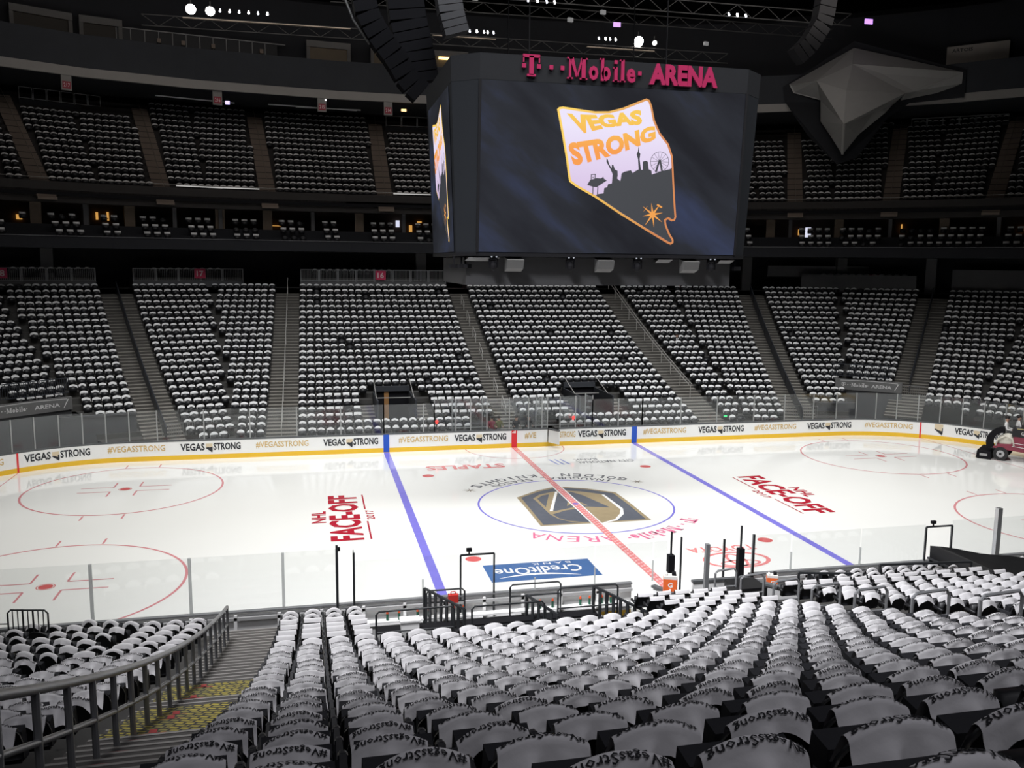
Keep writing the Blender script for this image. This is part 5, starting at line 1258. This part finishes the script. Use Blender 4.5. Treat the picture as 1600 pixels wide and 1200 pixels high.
for x0, x1, z, lab in ((-21, -8.5, 29.35, 'pale walkway edge below the left flood lamps'), (-2, 3.2, 29.3, 'pale walkway edge left of the scoreboard top'), (11, 17, 29.2, 'pale walkway edge below the brightest flood lamp')):
    o = MB().box(0, 0, 0, x1-x0, .3, .06).build('walkway_edge', small); o.location = ((x0+x1)/2, 35.1, z); tag(o, lab, 'walkway')
FL = mat('flood_lamp_face', (1, .97, .88), .4, emit=60); F2 = mat('lamp_small_face', (1, .98, .95), .4, emit=9); LH = mat('lamp_housing', (.04, .04, .04), .5)
def flood(x, y, z, r, lab, face=FL, tilt=.5, e=None):
    t = empty('flood_lamp', (x, y, z), 0, lab, 'lamp'); d = Vector((0, -math.cos(tilt), -math.sin(tilt)))
    MB().cyl(tuple(-d*.3), (0, 0, 0), r*.7, 14, r*1.1).build('housing', LH, t)
    MB().cyl((0, 0, 0), tuple(d*.03), r, 14).build('lamp_face', face, t)
    MB().box(0, .1, r+.15, .08, .08, .5).build('hanger', LH, t)
flood(-20.4, 35.0, 30.0, .36, 'left of the two bright flood lamps at the top left'); flood(-19.0, 35.0, 29.95, .33, 'right of the two bright flood lamps at the top left')
flood(15.7, 35.4, 30.0, .42, 'brightest flood lamp above the scoreboard'); flood(17.2, 35.5, 30.0, .2, 'smaller flood lamp just right of the brightest one', F2)
k = 0
for xs_, y, z, gname, nm in (([-18.3, -17.6, -16.9, -16.2, -15.5, -14.8], 35.2, 30.05, 'row of small lamps right of the left flood lamps', 'upper left row'), ([1.2, 1.8, 2.4, 2.7, 3.2], 35.9, 30.0, 'row of small lamps above the scoreboard left corner', 'row above the scoreboard left corner'),
        ([3.8, 4.5, 5.2, 5.8], 26.4, 30.0, 'row of small lamps at the top edge above the sign', 'top edge row above the sign'), ([12.3, 12.9, 13.3, 13.8], 35.8, 30.1, 'row of small lamps left of the brightest lamp', 'row left of the brightest lamp'), ([19.5, 20.2, 20.9], 26.2, 30.05, 'row of small lamps right of the scoreboard top', 'row above the scoreboard right corner')):
    for n_, x in enumerate(xs_):
        o = MB().sphere((0, 0, 0), .09, n=8, m=5).box(0, .1, .12, .1, .1, .14).build('spot_lamp', F2 if n_ % 2 else mat('lamp_dimmer', (.9, .92, 1), .4, emit=3)); o.location = (x, y, z)
        tag(o, 'small white spot lamp, %s from the left in the %s' % (ordn(n_+1), nm), 'lamp', gname)
for x, y, z, lab in ((7.0, 26.4, 28.9, 'white box lamp hanging above the letter M'), (-.1, 26.4, 29.9, 'white box lamp hanging at the top left of the scoreboard'), (9.5, 26.4, 29.6, 'tiny round lamp between box lamps'), (20.8, 33, 29.6, 'pale box fixture above the scoreboard right corner')):
    o = MB().box(0, 0, 0, .4, .2, .28, .3).build('box_fixture', mat('fixture_pale', (.5, .5, .5), .4, emit=.35)); o.location = (x, y, z); tag(o, lab, 'fixture')
def array(pts, w_, n_, lab, m, back=None):
    t = empty('speaker_array', pts[0], 0, lab, 'speaker'); P_ = [Vector(p) for p in pts]; L = [0]
    for a, c in zip(P_, P_[1:]): L.append(L[-1]+(c-a).length)
    def at(s):
        for i in range(len(P_)-1):
            if s <= L[i+1]+1e-6: return P_[i]+(P_[i+1]-P_[i])*((s-L[i])/(L[i+1]-L[i]))
        return P_[-1]
    for j in range(n_):
        a, c = at(L[-1]*j/n_), at(L[-1]*(j+.9)/n_); d = (c-a).normalized(); s_ = Vector((0, 1, 0)).cross(d).normalized(); f_ = d.cross(s_).normalized(); o_ = P_[0]
        b = MB(); q = []
        for pt_ in (a, c): q.append([tuple(pt_-o_+s_*x*w_/2+f_*y*.45) for x, y in ((-1, -1), (1, -1), (1, 1), (-1, 1))])
        b.hexa(q[0], q[1]); b.build('speaker_box', m, t)
ARR = mat('array_black', (.003, .003, .004), .7, spec=.05); ARR2 = mat('array_grey', (.014, .014, .017), .5, noise=.1)
array([(-9.2, 8, 24.6), (-8.9, 8, 23.3), (-8.3, 8, 22.3), (-7.5, 8, 21.3), (-6.9, 8, 20.3), (-6.2, 8, 19.7)], 1.15, 10, 'long curved black speaker array hanging left of the scoreboard', ARR)
array([(-6.9, 10, 25.3), (-6.7, 10, 23.8), (-6.3, 10, 22.2), (-6.0, 10, 20.6)], 1.9, 9, 'second broad black speaker array just behind the curved one', ARR)
array([(-4.9, 8, 24.8), (-4.7, 8, 23.7), (-4.4, 8, 22.7)], 1.25, 6, 'grey speaker array hanging above the scoreboard left corner', ARR2)
array([(23.9, 20, 30.4), (23.6, 20, 28.2), (22.6, 20, 26.6), (21.6, 20, 25.7)], 1.25, 9, 'grey curved speaker array between scoreboard and faceted pod', ARR2)
for pts, lab in (([(-10.2, 8, 24.6), (-9.6, 8, 23.1), (-8.8, 8, 22.0)], 'black cable pipe along the left edge of the curved array'), ([(-8.7, 9, 25), (-8.2, 9, 23.3), (-7.7, 9, 22.1)], 'grey rigging pipe between the speaker arrays')):
    tag(MB().tube(pts, .06, 6).build('rigging_pipe', mat('pipe_grey', (.13, .13, .13), .4, .5)), lab, 'pipe')

# ------------------------------------------------------------ far ice-level tunnels and name boards
for x0, x1, lab in ((-8.0, -5.6, 'far tunnel mouth below section 16'), (5.2, 7.5, 'far tunnel mouth right of the centre stairs')):
    t = empty('tunnel_mouth', ((x0+x1)/2, 17.0, 0), 0, lab, 'tunnel'); w_ = x1-x0
    MB().box(0, 3.4, 1.35, w_, .1, 2.7).build('back_wall', BLACK, t)
    for s in (-1, 1): MB().box(s*w_/2, 1.4, 1.3, .1, 4.2, 2.5).build('side_wall', DARK2, t); MB().tube([(s*w_/2, -.6, 2.2), (s*w_/2, 3.3, 3.4)], .03, 6).build('side_rail', PALER, t)
    MB().box(0, 3.3, 2.75, w_, .2, .35).build('lintel', DARK2, t); MB().box(0, 2.2, 2.3, w_, .05, .05).build('cross_rail', PALER, t)
    if x0 < 0: MB().box(-.35, 3.3, 1.4, .3, .05, 2.4).build('lit_strip', mat('amber_floor', (.3, .15, .05), .6), t)
def nameboard(k, sx, u0, u1, d, z0, z1, lab):
    p_ = LO.pt(k, (u0+u1)/2, d, sx); t = empty('arena_name_board', (*p_, 0), LO.rot(k, sx), lab, 'sign'); L = u1-u0
    MB().box(0, -.1, z0/2, L, .15, z0).build('panel', mat('tunnel_panel_grey', (.07, .072, .078), .5, noise=.1, nscale=1), t)
    MB().box(0, 0, (z0+z1)/2, L, .2, z1-z0).build('header', mat('header_grey', (.13, .13, .13), .5, noise=.1), t)
    b = MB(); h = (z1-z0)*.36; slab_sign(b, lambda x, y: (L*.40-x*h*1.02, .11, z0+(z1-z0)*.32+y*h)); V, F = text_fit('ARENA', L*.3, h*.85, .02); text_to(b, V, F, lambda x, y: (-x-L*.2, .11, z0+(z1-z0)*.32+y))
    for j in range(10):
        f = lambda q: (L*.42-q*L*.86, z1-.12+.05*math.sin(q*PI)); a, c = f(j/10), f((j+1)/10); b.quad((a[0], .11, a[1]), (c[0], .11, c[1]), (c[0], .11, c[1]+.035), (a[0], .11, a[1]+.035))
    b.quad((-L*.44, .11, z1-.14), (-L*.46, .11, z1-.1), (-L*.40, .11, z0+.15), (-L*.39, .11, z0+.15)); b.build('lettering', mat('name_letters', (.6, .6, .6), .5), t); return t
nameboard(2, 1, 6.6, 11.0, 4.5, 2.5, 3.25, 'T-Mobile ARENA name board over the far right tunnel')
nameboard(2, -1, 8.1, 12.9, 4.3, 2.55, 3.3, 'T-Mobile ARENA name board over the far left tunnel')
for k, sx, u0, u1, z1, lab in ((1, -1, 16.35, 20.3, 2.4, 'dark tunnel wall panel at the foot of far section 18'), (1, 1, 16.4, 19.0, 1.9, 'dark tunnel wall panel at the foot of far section 13')):
    mb = MB(); seg_box(mb, LO, k, sx, u0, u1, 2.2, 2.35, 0, z1); seg_box(mb, LO, k, sx, u0, u1, 2.1, 2.2, z1-.1, z1); tag(mb.build('tunnel_wall', mat('tunnel_panel_grey', (.07, .072, .078), .5)), lab, 'wall')
# small barred rails at the stair feet
for k, sx, u0, u1, d, lab in ((1, -1, 13.3, 15.2, 1.3, 'barred rail at the foot of the leftmost far stairs'), (1, 1, 13.9, 16.2, 1.3, 'barred rail at the foot of the stairs right of the scoreboard'), (2, 1, 10.8, 12.4, 5.3, 'barred rail at the foot of the rightmost far stairs'), (2, -1, 12.9, 14.6, 4.5, 'barred rail at the far left behind the glass'), (2, -1, 7.3, 13.0, 6.0, 'dark barred rail above the left name board'), (2, 1, 6.0, 10.0, 6.0, 'dark barred rail above the right name board')):
    i = d/TR; p_ = LO.pt(k, (u0+u1)/2, d, sx); z = max(flf(i), .6) if d < 6 else 3.25; t = empty('barred_rail', (*p_, z), LO.rot(k, sx), lab, 'railing'); L = u1-u0; m = DARKR if d >= 6 else mat('rail_mid', (.2, .2, .2), .4, .5)
    for zz in (0.05, .9): MB().box(0, 0, zz, L, .05, .05).build('rail', m, t)
    b = MB()
    for q in range(int(L/.13)+1): b.box(-L/2+q*.13, 0, .48, .025, .025, .85)
    b.build('bars', m, t)['kind'] = 'stuff'

# ------------------------------------------------------------ near bench area
def coll(name, x, y, z, lab, cat): return empty(name, (x, y, z), 0, lab, cat)
mb = MB(); mb.box(-7.0, -16.6, .28, 7.4, 6.6, .2)
tag(mb.build('bench_floor', mat('rubber_floor', (.14, .14, .142), .9)), 'black rubber floor behind the players bench', kind='structure')
for q, x in enumerate((-9.9, -9.55, -9.0, -8.65, -7.9, -7.6, -5.6, -5.2, -4.8, -3.9, -3.6, -3.2, -2.9)):
    t = empty('drink_bottle', (x, -13.32, .62), 0, 'green bottle with orange cap on the bench shelf, %s from the left' % ordn(q+1), 'bottle', 'bottles on the bench shelf')
    MB().cyl((0, 0, 0), (0, 0, .2), .04, 8).build('body', mat('bottle_green', (.02, .12, .07), .4), t); MB().cyl((0, 0, .2), (0, 0, .27), .04, 8, .025).build('cap', mat('bottle_orange', (.75, .1, .03), .5), t)
o = MB().box(-6.4, -13.3, .58, 8.2, .24, .05).build('bench_shelf', BACKW); tag(o, 'white shelf on the back of the bench boards', 'shelf')
def bench(x0, x1, y, lab):
    t = coll('players_bench', (x0+x1)/2, y, .38, lab, 'bench'); L = x1-x0
    MB().box(0, 0, .48, L, .38, .06).build('seat', BLACK, t)
    for q in range(4): MB().box(-L/2+.3+(L-.6)*q/3, 0, .22, .06, .3, .45).build('leg', DPOST, t)
bench(-10.3, -3.8, -14.6, 'long black players bench behind the near boards')
def barrier(name, x0, y0, x1, y1, z, h, n_, lab, m=DPOST, panel=False):
    t = coll(name, (x0+x1)/2, (y0+y1)/2, z, lab, 'barrier'); L = math.hypot(x1-x0, y1-y0); t.rotation_euler = (0, 0, math.atan2(y1-y0, x1-x0))
    MB().box(0, 0, h, L, .06, .06).build('top_rail', m, t); MB().box(0, 0, .12, L, .05, .05).build('bottom_rail', m, t)
    for s in (-1, 1): MB().box(s*L/2, 0, h/2, .07, .07, h).build('upright', m, t)
    if panel: MB().box(0, 0, h/2+.02, L-.1, .04, h-.2).build('panel', BLACK, t)
    else:
        for q in range(n_): MB().box(-L/2+L*(q+1)/(n_+1), 0, h/2+.05, .12, .03, h-.15).build('slat', m, t)
for a in ((-8.8, -13.4, -7.9, -15.2, .4, 1.15, 6, 'black slatted barrier left of the bench door'), (-3.9, -14.6, -2.8, -17.4, .45, 1.25, 9, 'black slatted barrier right of the bench'),
          (-5.9, -14.4, -5.4, -16.0, .4, 1.1, 4, 'short black slatted gate behind the bench door')): barrier('slatted_barrier', *a)
barrier('panel_barrier', -7.8, -17.2, -5.4, -17.2, .4, 1.45, 0, 'low black panel barrier in front of the towel rows', DPOST, True)
barrier('panel_barrier', -2.9, -17.4, -1.4, -16.7, .9, 1.1, 0, 'black padded barrier at the right end of the bench', DPOST, True)
def frame_rail(x0, x1, y, z, h, lab):
    t = coll('bench_rail', (x0+x1)/2, y, z, lab, 'railing'); L = x1-x0
    MB().tube([(-L/2, 0, 0), (-L/2, 0, h-.08), (-L/2+.08, 0, h), (L/2-.08, 0, h), (L/2, 0, h-.08), (L/2, 0, 0)], .028, 6).build('hoop', DPOST, t); MB().tube([(-L/2, 0, h*.62), (L/2, 0, h*.62)], .022, 6).build('middle_rail', DPOST, t)
frame_rail(-10.4, -8.3, -15.9, .4, 1.55, 'black tube rail at the left end behind the bench'); frame_rail(-7.9, -5.9, -16.4, .4, 1.7, 'black tube rail in the middle behind the bench'); frame_rail(-5.2, -3.4, -15.3, .4, 1.6, 'black tube rail right of the bench door')
frame_rail(-8.75, -7.6, -13.5, .5, 1.0, 'tube rail on the boards left of the bench door'); frame_rail(-6.2, -4.6, -13.5, .5, 1.0, 'tube rail on the boards right of the bench door')
t = coll('medical_case', -7.95, -13.5, 1.12, 'small red case hanging by the bench door', 'case'); MB().box(0, 0, .1, .3, .16, .24).build('body', mat('case_red', (.6, .04, .03), .5), t); MB().tube([(-.08, 0, .22), (-.06, 0, .3), (.06, 0, .3), (.08, 0, .22)], .02, 6).build('handle', mat('case_red', (.6, .04, .03), .5), t)
def cooler(x, y, z, lab, s=1):
    t = coll('drink_cooler', x, y, z, lab, 'cooler'); b = MB(); b.prism([(-.19, -.15), (.19, -.15), (.21, -.1), (.21, .1), (.19, .15), (-.19, .15), (-.21, .1), (-.21, -.1)], 0, .38); bo = b.build('body', mat('cooler_orange', (.85, .16, .04), .4), t)
    b = MB(); b.prism([(-.2, -.15), (.2, -.15), (.2, .15), (-.2, .15)], .38, .47); b.box(-.12, 0, .5, .06, .2, .05); b.build('lid', mat('cooler_lid', (.75, .73, .7), .4), t)
    MB().box(.1, 0, .52, .12, .12, .1).build('cap', BLACK, t); MB().cyl((0, -.16, .06), (0, -.2, .06), .03, 8).build('tap', BACKW, bo)
    V, F = text_fit('G', .14, .15, .04); b = MB(); text_to(b, V, F, lambda a, c: (a, -.153, .13+c)); b.build('lettering', mat('cooler_white', (.85, .85, .85), .5), bo); t.rotation_euler = (0, 0, R(-22)); t.scale = (s, s, s)
cooler(-1.12, -13.8, 1.07, 'orange drinks cooler with white lid at the timekeeper gap', 1.05); cooler(2.4, -13.8, .93, 'second orange drinks cooler further right behind the boards', .85)
for x, y, z, lab in ((-1.12, -13.8, .77, 'black cooler stand at the timekeeper gap'), (2.4, -13.8, .62, 'black cooler stand further right behind the boards')):
    o = MB().box(0, 0, .15, .5, .4, .3).build('cooler_stand', BLACK); o.location = (x, y, z); tag(o, lab, 'stand')
t = coll('timekeeper_boards', .2, -13.6, 0, 'white timekeeper boards folded back in the gap', 'boards')
MB().box(.55, .3, .6, 1.8, .1, .95).build('board_panel', BACKW, t); MB().box(.55, .3, 1.1, 1.8, .16, .07).build('cap_rail', CAPM, t)
MB().box(-1.3, -.5, .55, .1, 1.7, .95, R(25)).build('board_panel', BACKW, t); MB().box(-1.3, -.5, 1.05, .18, 1.8, .07, R(25)).build('cap_rail', CAPM, t)
MB().box(1.9, -.8, .9, .12, 2.2, .5, R(35)).build('board_panel', GREYM, t); MB().box(1.9, -.8, 1.2, .2, 2.3, .07, R(35)).build('cap_rail', CAPM, t)
o = MB().box(0, 0, .65, 1.0, .9, 1.2).build('timekeeper_desk', mat('desk_black', (.012, .012, .013), .4)); o.location = (1.15, -14.4, .1); tag(o, 'black covered equipment box in the timekeeper gap', 'box')
barrier('panel_barrier', 2.6, -15.0, 4.2, -15.4, .6, 1.2, 4, 'black hoop barrier right of the second cooler'); barrier('panel_barrier', 5.0, -15.6, 8.0, -15.9, 1.0, 1.1, 0, 'long black rail in front of the right benches')
# tarpaulin covered tunnel
t = coll('covered_tunnel', 10.1, -15.5, 0, 'tunnel canopy under a black tarpaulin on the right', 'canopy'); t.location.z = .12
b = MB(); g = 8
for i in range(g+1):
    for j in range(g+1):
        a, c = i/g, j/g; x = -1.5+3.6*a+1.2*c*0+c*.9; y = 2.2-3.6*c-.5*a; z = 1.62-.55*a-.25*c-.10*math.sin(PI*c)*math.sin(PI*a)+.03*math.sin(9*a+5*c)
        if i in (0, g) or j in (0, g): z -= .0
        b.v.append((x, y, z))
for i in range(g):
    for j in range(g): b.f.append((i*(g+1)+j, (i+1)*(g+1)+j, (i+1)*(g+1)+j+1, i*(g+1)+j+1)); b.mi.append(0)
rim = [0*(g+1)+j for j in range(g+1)]+[i*(g+1)+g for i in range(1, g+1)]; n0 = len(b.v)
for r_ in rim: x, y, z = b.v[r_]; b.v.append((x, y-.03, max(z-.75, .5)))
for a in range(len(rim)-1): b.f.append((rim[a], rim[a+1], n0+a+1, n0+a)); b.mi.append(0)
b.build('tarpaulin', mat('tarpaulin_black', (.006, .006, .007), .5, spec=.25, noise=.2, nscale=2, bump=.3), t, True)
for q in range(9): MB().box(-1.55+.0*q, 2.1-.28*q, .75, .05, .05, .9).build('baluster', DPOST, t)
MB().box(-1.55, 1.0, 1.2, .06, 2.4, .06).build('rail', DPOST, t)
for q in range(8): MB().sphere((-.2+.34*q, -1.62-.06*q, .98-.03*q), .045).build('white_tie', BACKW, t)
MB().tube([(-1.2, -2.2, .9), (-1.2, -2.2, 1.15), (1.6, -2.4, 1.1), (1.6, -2.4, .8)], .03, 6).build('front_rail', STEELR, t)
# corner rail at the lower left
t = coll('stair_gate', -19.1, -15.0, 1.32, 'black barred gate rail standing at the lower left by the boards', 'gate'); t.rotation_euler = (0, 0, R(-12)); t.scale = (.82, .82, .82)
MB().tube([(-.62, 0, -.6), (-.62, 0, 1.15), (-.52, 0, 1.25), (.52, 0, 1.25), (.62, 0, 1.15), (.62, 0, -.6)], .03, 6).build('hoop', DPOST, t)
for q in range(7): MB().box(-.47+.157*q, 0, .6, .05 if q in (2, 4) else .025, .025, 1.25).build('bar', DPOST, t)
MB().tube([(-3.4, -.1, .75), (-.62, 0, .8)], .02, 6).build('side_rail', DPOST, t); MB().tube([(-3.4, -.1, .5), (-.62, 0, .55)], .02, 6).build('side_rail', DPOST, t)
o = MB().box(0, 0, .14, .5, .3, .28).box(0, 0, .3, .56, .36, .05).build('pucks_box', BACKW); o.location = (-9.4, -14.9, .95); tag(o, 'small white bundle on the left end of the bench rail', 'bundle')
for s_ in (-10.0, -9.15): 
    pass

# ------------------------------------------------------------ people
def person(name, loc, rz, pose, cols, lab, extra=None, sc_=1.0):
    skin, top, pants, hair = cols
    if pose == 'sit': J = [((0, 0, .5), .15), ((0, .0, .75), .15), ((0, .02, .98), .16), ((0, .03, 1.08), .06), ((0, .04, 1.2), .095), ((0, .05, 1.28), .09)]; hip = .5; knee = (.11, .42, .52); foot = (.12, .45, .06); toe = (.12, .58, .04)
    else: J = [((0, 0, .95), .15), ((0, .0, 1.18), .14), ((0, .0, 1.40), .17), ((0, .0, 1.50), .06), ((0, .02, 1.62), .095), ((0, .02, 1.70), .09)]; hip = .95; knee = (.11, .02, .5); foot = (.12, -.02, .07); toe = (.13, .12, .04)
    sh = J[2][0]; el = (.26, .08, sh[2]-.24); wr = (.2, .3, sh[2]-.26)
    vs = [j[0] for j in J]; rs = [j[1] for j in J]; ed = [(i, i+1) for i in range(5)]
    for s in (-1, 1):
        n0 = len(vs); vs += [(s*.1, 0, hip-.02), (s*knee[0], knee[1], knee[2]), (s*foot[0], foot[1], foot[2]), (s*toe[0], toe[1], toe[2])]; rs += [.1, .07, .045, .04]; ed += [(0, n0), (n0, n0+1), (n0+1, n0+2), (n0+2, n0+3)]
        n0 = len(vs); vs += [(s*.18, sh[1], sh[2]+.02), (s*el[0], el[1], el[2]), (s*wr[0], wr[1], wr[2]), (s*(wr[0]-.02), wr[1]+.09, wr[2])]; rs += [.06, .045, .033, .035]; ed += [(2, n0), (n0, n0+1), (n0+1, n0+2), (n0+2, n0+3)]
    me = bpy.data.meshes.new('body'); me.from_pydata(vs, ed, []); o = bpy.data.objects.new('body', me); C.objects.link(o)
    md = o.modifiers.new('s', 'SKIN'); o.modifiers.new('d', 'SUBSURF').levels = 1
    for i, v in enumerate(me.skin_vertices[0].data): v.radius = (rs[i], rs[i]*.8); v.use_root = (i == 0)
    dg_ = bpy.context.evaluated_depsgraph_get(); nm = bpy.data.meshes.new_from_object(o.evaluated_get(dg_)); bpy.data.objects.remove(o)
    for m_ in (skin, top, pants): nm.materials.append(m_)
    for p in nm.polygons:
        c = p.center; p.use_smooth = True
        if c.z > J[3][0][2]: p.material_index = 0
        elif (math.hypot(abs(c.x)-wr[0], c.y-wr[1]) < .10 and c.z > hip) and c.y > wr[1]-.02: p.material_index = 0
        elif c.z > hip+.08 and not (pose == 'sit' and c.y > .2 and c.z < .65): p.material_index = 1
        else: p.material_index = 2
    t = empty('person', loc, rz, lab, 'person'); t.scale = (sc_,)*3; b_o = bpy.data.objects.new('body', nm); C.objects.link(b_o); b_o.parent = t
    hz = J[5][0]; MB().sphere((hz[0], hz[1]-.02, hz[2]+.0), .105, 1, 1.05, .95, 10, 7).build('hair', hair, t, True)
    MB().sphere((hz[0], hz[1]+.085, hz[2]-.08), .02, 1, 1, 1, 6, 4).build('nose', skin, b_o)
    for s in (-1, 1): MB().sphere((s*.035, hz[1]+.085, hz[2]-.045), .012, 1, 1, 1, 6, 4).build('eye', BLK, b_o); MB().sphere((s*.1, hz[1], hz[2]-.07), .025, .5, 1, 1.3, 6, 4).build('ear', skin, b_o)
    MB().box(0, hz[1]+.083, hz[2]-.125, .045, .02, .01).build('mouth', mat('lip', (.3, .08, .07), .6), b_o)
    return t
SK = mat('skin', (.5, .3, .22), .6); HB = mat('hair_black', (.012, .01, .01), .6); WT = mat('shirt_white', (.75, .75, .75), .8); BT = mat('shirt_black', (.015, .015, .017), .8); GR = mat('trousers_grey', (.05, .05, .055), .8)
x, y = LO.pt(0, 17.0, TR*13, 1, 1)
rp = person('person', (16.6, 14.8+TR*13.6, flf(13)+.02), R(178), 'sit', (SK, BT, GR, HB), 'person in a dark shirt numbered 17 sitting beside the far double rail', sc_=.98)
V, F = text_fit('17', .2, .22, .04); b = MB(); text_to(b, V, F, lambda a, c: (-a, .175, .78+c)); b.build('lettering', WT, rp)
person('person', (-29.6, 15.5, .0), R(200), 'stand', (SK, WT, GR, HB), 'person in white standing behind the far left glass')
for q, (x, cl, lab) in enumerate(((-1.2, mat('shirt_maroon', (.2, .03, .05), .8), 'person in maroon sitting left of the far centre line'), (-.75, mat('shirt_olive', (.12, .12, .03), .8), 'person in olive sitting at the far centre line'), (.35, BT, 'person in black sitting right of the far centre line'), (1.15, BT, 'second person in black near the open board gate'))):
    person('person', (x, 14.0, .45), R(180), 'sit', (SK, cl, GR, HB), lab)
for x, lab in ((-4.6, 'small red lamp in the left penalty box'), (4.1, 'small red lamp in the right penalty box')):
    o = MB().sphere((0, 0, 0), .11).box(0, .05, -.12, .1, .1, .1).build('goal_lamp', mat('red_lamp', (.9, .05, .04), .5, emit=1.5)); o.location = (x, 14.1, 1.55); tag(o, lab, 'lamp')
o = MB().box(0, 0, 0, .22, .05, .12).build('exit_sign', mat('exit_green', (.05, .8, .25), .5, emit=1.2)); o.location = (14.5, 14.0, 1.35); tag(o, 'tiny green exit light at the foot of the far stairs', 'sign')

# ------------------------------------------------------------ ice resurfacer
zm = empty('ice_resurfacer', (27.95, 4.95, 0), R(-50), 'maroon and black ice resurfacing machine at the right edge of the ice', 'vehicle')
MAR = mat('resurfacer_maroon', (.23, .035, .06), .35, noise=.1); TYR = mat('tyre_black', (.015, .015, .016), .7); CRM = mat('resurfacer_cream', (.62, .6, .52), .45)
for x in (0, 2.1):
    for s in (-1, 1):
        b = MB(); b.cyl((x, s*.62, .4), (x, s*.88, .4), .4, 20); ty = b.build('tyre', TYR, zm)
        MB().cyl((x, s*.885, .4), (x, s*.90, .4), .21, 16).build('wheel_rim', mat('rim_silver', (.55, .55, .57), .3, .7), ty)
        MB().cyl((x, s*.90, .4), (x, s*.93, .4), .07, 10).build('hub', TYR, ty)
b = MB(); b.hexa([(-1.25, -1.05, .05), (-.45, -1.05, .05), (-.45, 1.05, .05), (-1.25, 1.05, .05)], [(-1.2, -1.05, .5), (-.5, -1.05, .42), (-.5, 1.05, .42), (-1.2, 1.05, .5)]); b.build('conditioner', BLACK, zm)
MB().box(-.85, -1.07, .27, .4, .02, .14).build('maker_plate', mat('plate_grey', (.3, .3, .3), .5), zm); MB().box(-.35, 0, .5, .5, .5, .12).build('lift_arm', DPOST, zm)
b = MB(); b.hexa([(-.45, -.85, .72), (3.6, -.85, .45), (3.6, .85, .45), (-.45, .85, .72)], [(-.3, -.82, .95), (3.6, -.85, 1.35), (3.6, .85, 1.35), (-.3, .82, .95)]); b.build('chassis', MAR, zm)
b = MB(); b.hexa([(.5, -.86, .95), (3.6, -.86, .95), (3.6, .86, .95), (.5, .86, .95)], [(.6, -.8, 1.5), (3.6, -.86, 1.45), (3.6, .86, 1.45), (.6, .8, 1.5)]); b.build('body', MAR, zm)
b = MB(); b.box(2.3, -.875, 1.15, 1.3, .02, .3); b.build('side_window', mat('side_panel_dark', (.05, .05, .06), .3), zm)
for z0 in (.82, 1.02): MB().tube([(.55, -.88, z0+.1), (3.5, -.88, z0-.08)], .015, 5).build('trim_line', WT, zm)
b = MB(); b.hexa([(.5, -.84, 1.5), (3.6, -.84, 1.45), (3.6, .84, 1.45), (.5, .84, 1.5)], [(.5, -.8, 1.98), (3.6, -.84, 1.98), (3.6, .84, 1.98), (.5, .8, 1.98)]); stk = b.build('snow_tank', mat('tank_black', (.012, .012, .014), .35), zm); MB().box(2.2, -.845, 1.97, 2.9, .03, .04).build('tank_trim', mat('tank_gold', (.5, .42, .2), .4), stk)
b = MB(); toyota(b, 1.15, 1.72, .13, lambda x, y: (x, -.845, y)); V, F = text_fit('TOYOTA', 1.15, .19, .03); text_to(b, V, F, lambda a, c: (2.0+a, -.845, 1.63+c)); b.build('lettering', WT, stk)
b = MB(); 
for j in range(8):
    a0, a1 = R(95+j*14), R(95+(j+1)*14); r0, r1 = .62, .98
    pr_ = lambda a, r, y: (.15+r*math.cos(a), y, 1.05+r*math.sin(a)*.95); b.hexa([pr_(a0, r0, -.75), pr_(a0, r1, -.75), pr_(a1, r1, -.75), pr_(a1, r0, -.75)], [pr_(a0, r0, -.35), pr_(a0, r1, -.35), pr_(a1, r1, -.35), pr_(a1, r0, -.35)])
b.build('rear_fender', BLACK, zm)
b = MB(); b.sphere((.3, -.55, 1.15), .5, 1.1, .5, .95, 14, 9); b.build('water_tank', CRM, zm, True)
b = MB(); b.tube([(-.3, -.84, .85), (-.2, -.86, 1.25), (.2, -.86, 1.5), (.55, -.86, 1.35), (.65, -.86, .95)], .05, 7); b.build('fender_arch', CRM, zm, True)
MB().box(.05, .15, 1.15, .5, .5, .3).build('seat', BLACK, zm); MB().cyl((.55, .1, 1.5), (.6, .1, 1.75), .025, 6).build('steering_column', BLACK, zm); b = MB(); b.tube([(.6, .1+.16*math.cos(2*PI*j/12), 1.77+.16*math.sin(2*PI*j/12)) for j in range(12)], .018, 5, True); b.build('steering_wheel', BLACK, zm)
hx = R(-50)
def zw(x, y): c, s = math.cos(hx), math.sin(hx); return (27.95+x*c-y*s, 4.95+x*s+y*c)
person('person', (*zw(.05, .0), .86), hx-PI/2, 'sit', (SK, WT, BT, HB), 'driver in white and black seated on the ice resurfacer', sc_=1.25)
person('person', (*zw(.62, .3), 1.0), hx-PI/2+.4, 'sit', (SK, WT, GR, HB), 'passenger in a white shirt leaning on the ice resurfacer tank', sc_=1.2)
print('objects', len(bpy.data.objects), 'hero', len(hero), 'rest', len(rest), 'far', len(far), 'upper', len(ups))
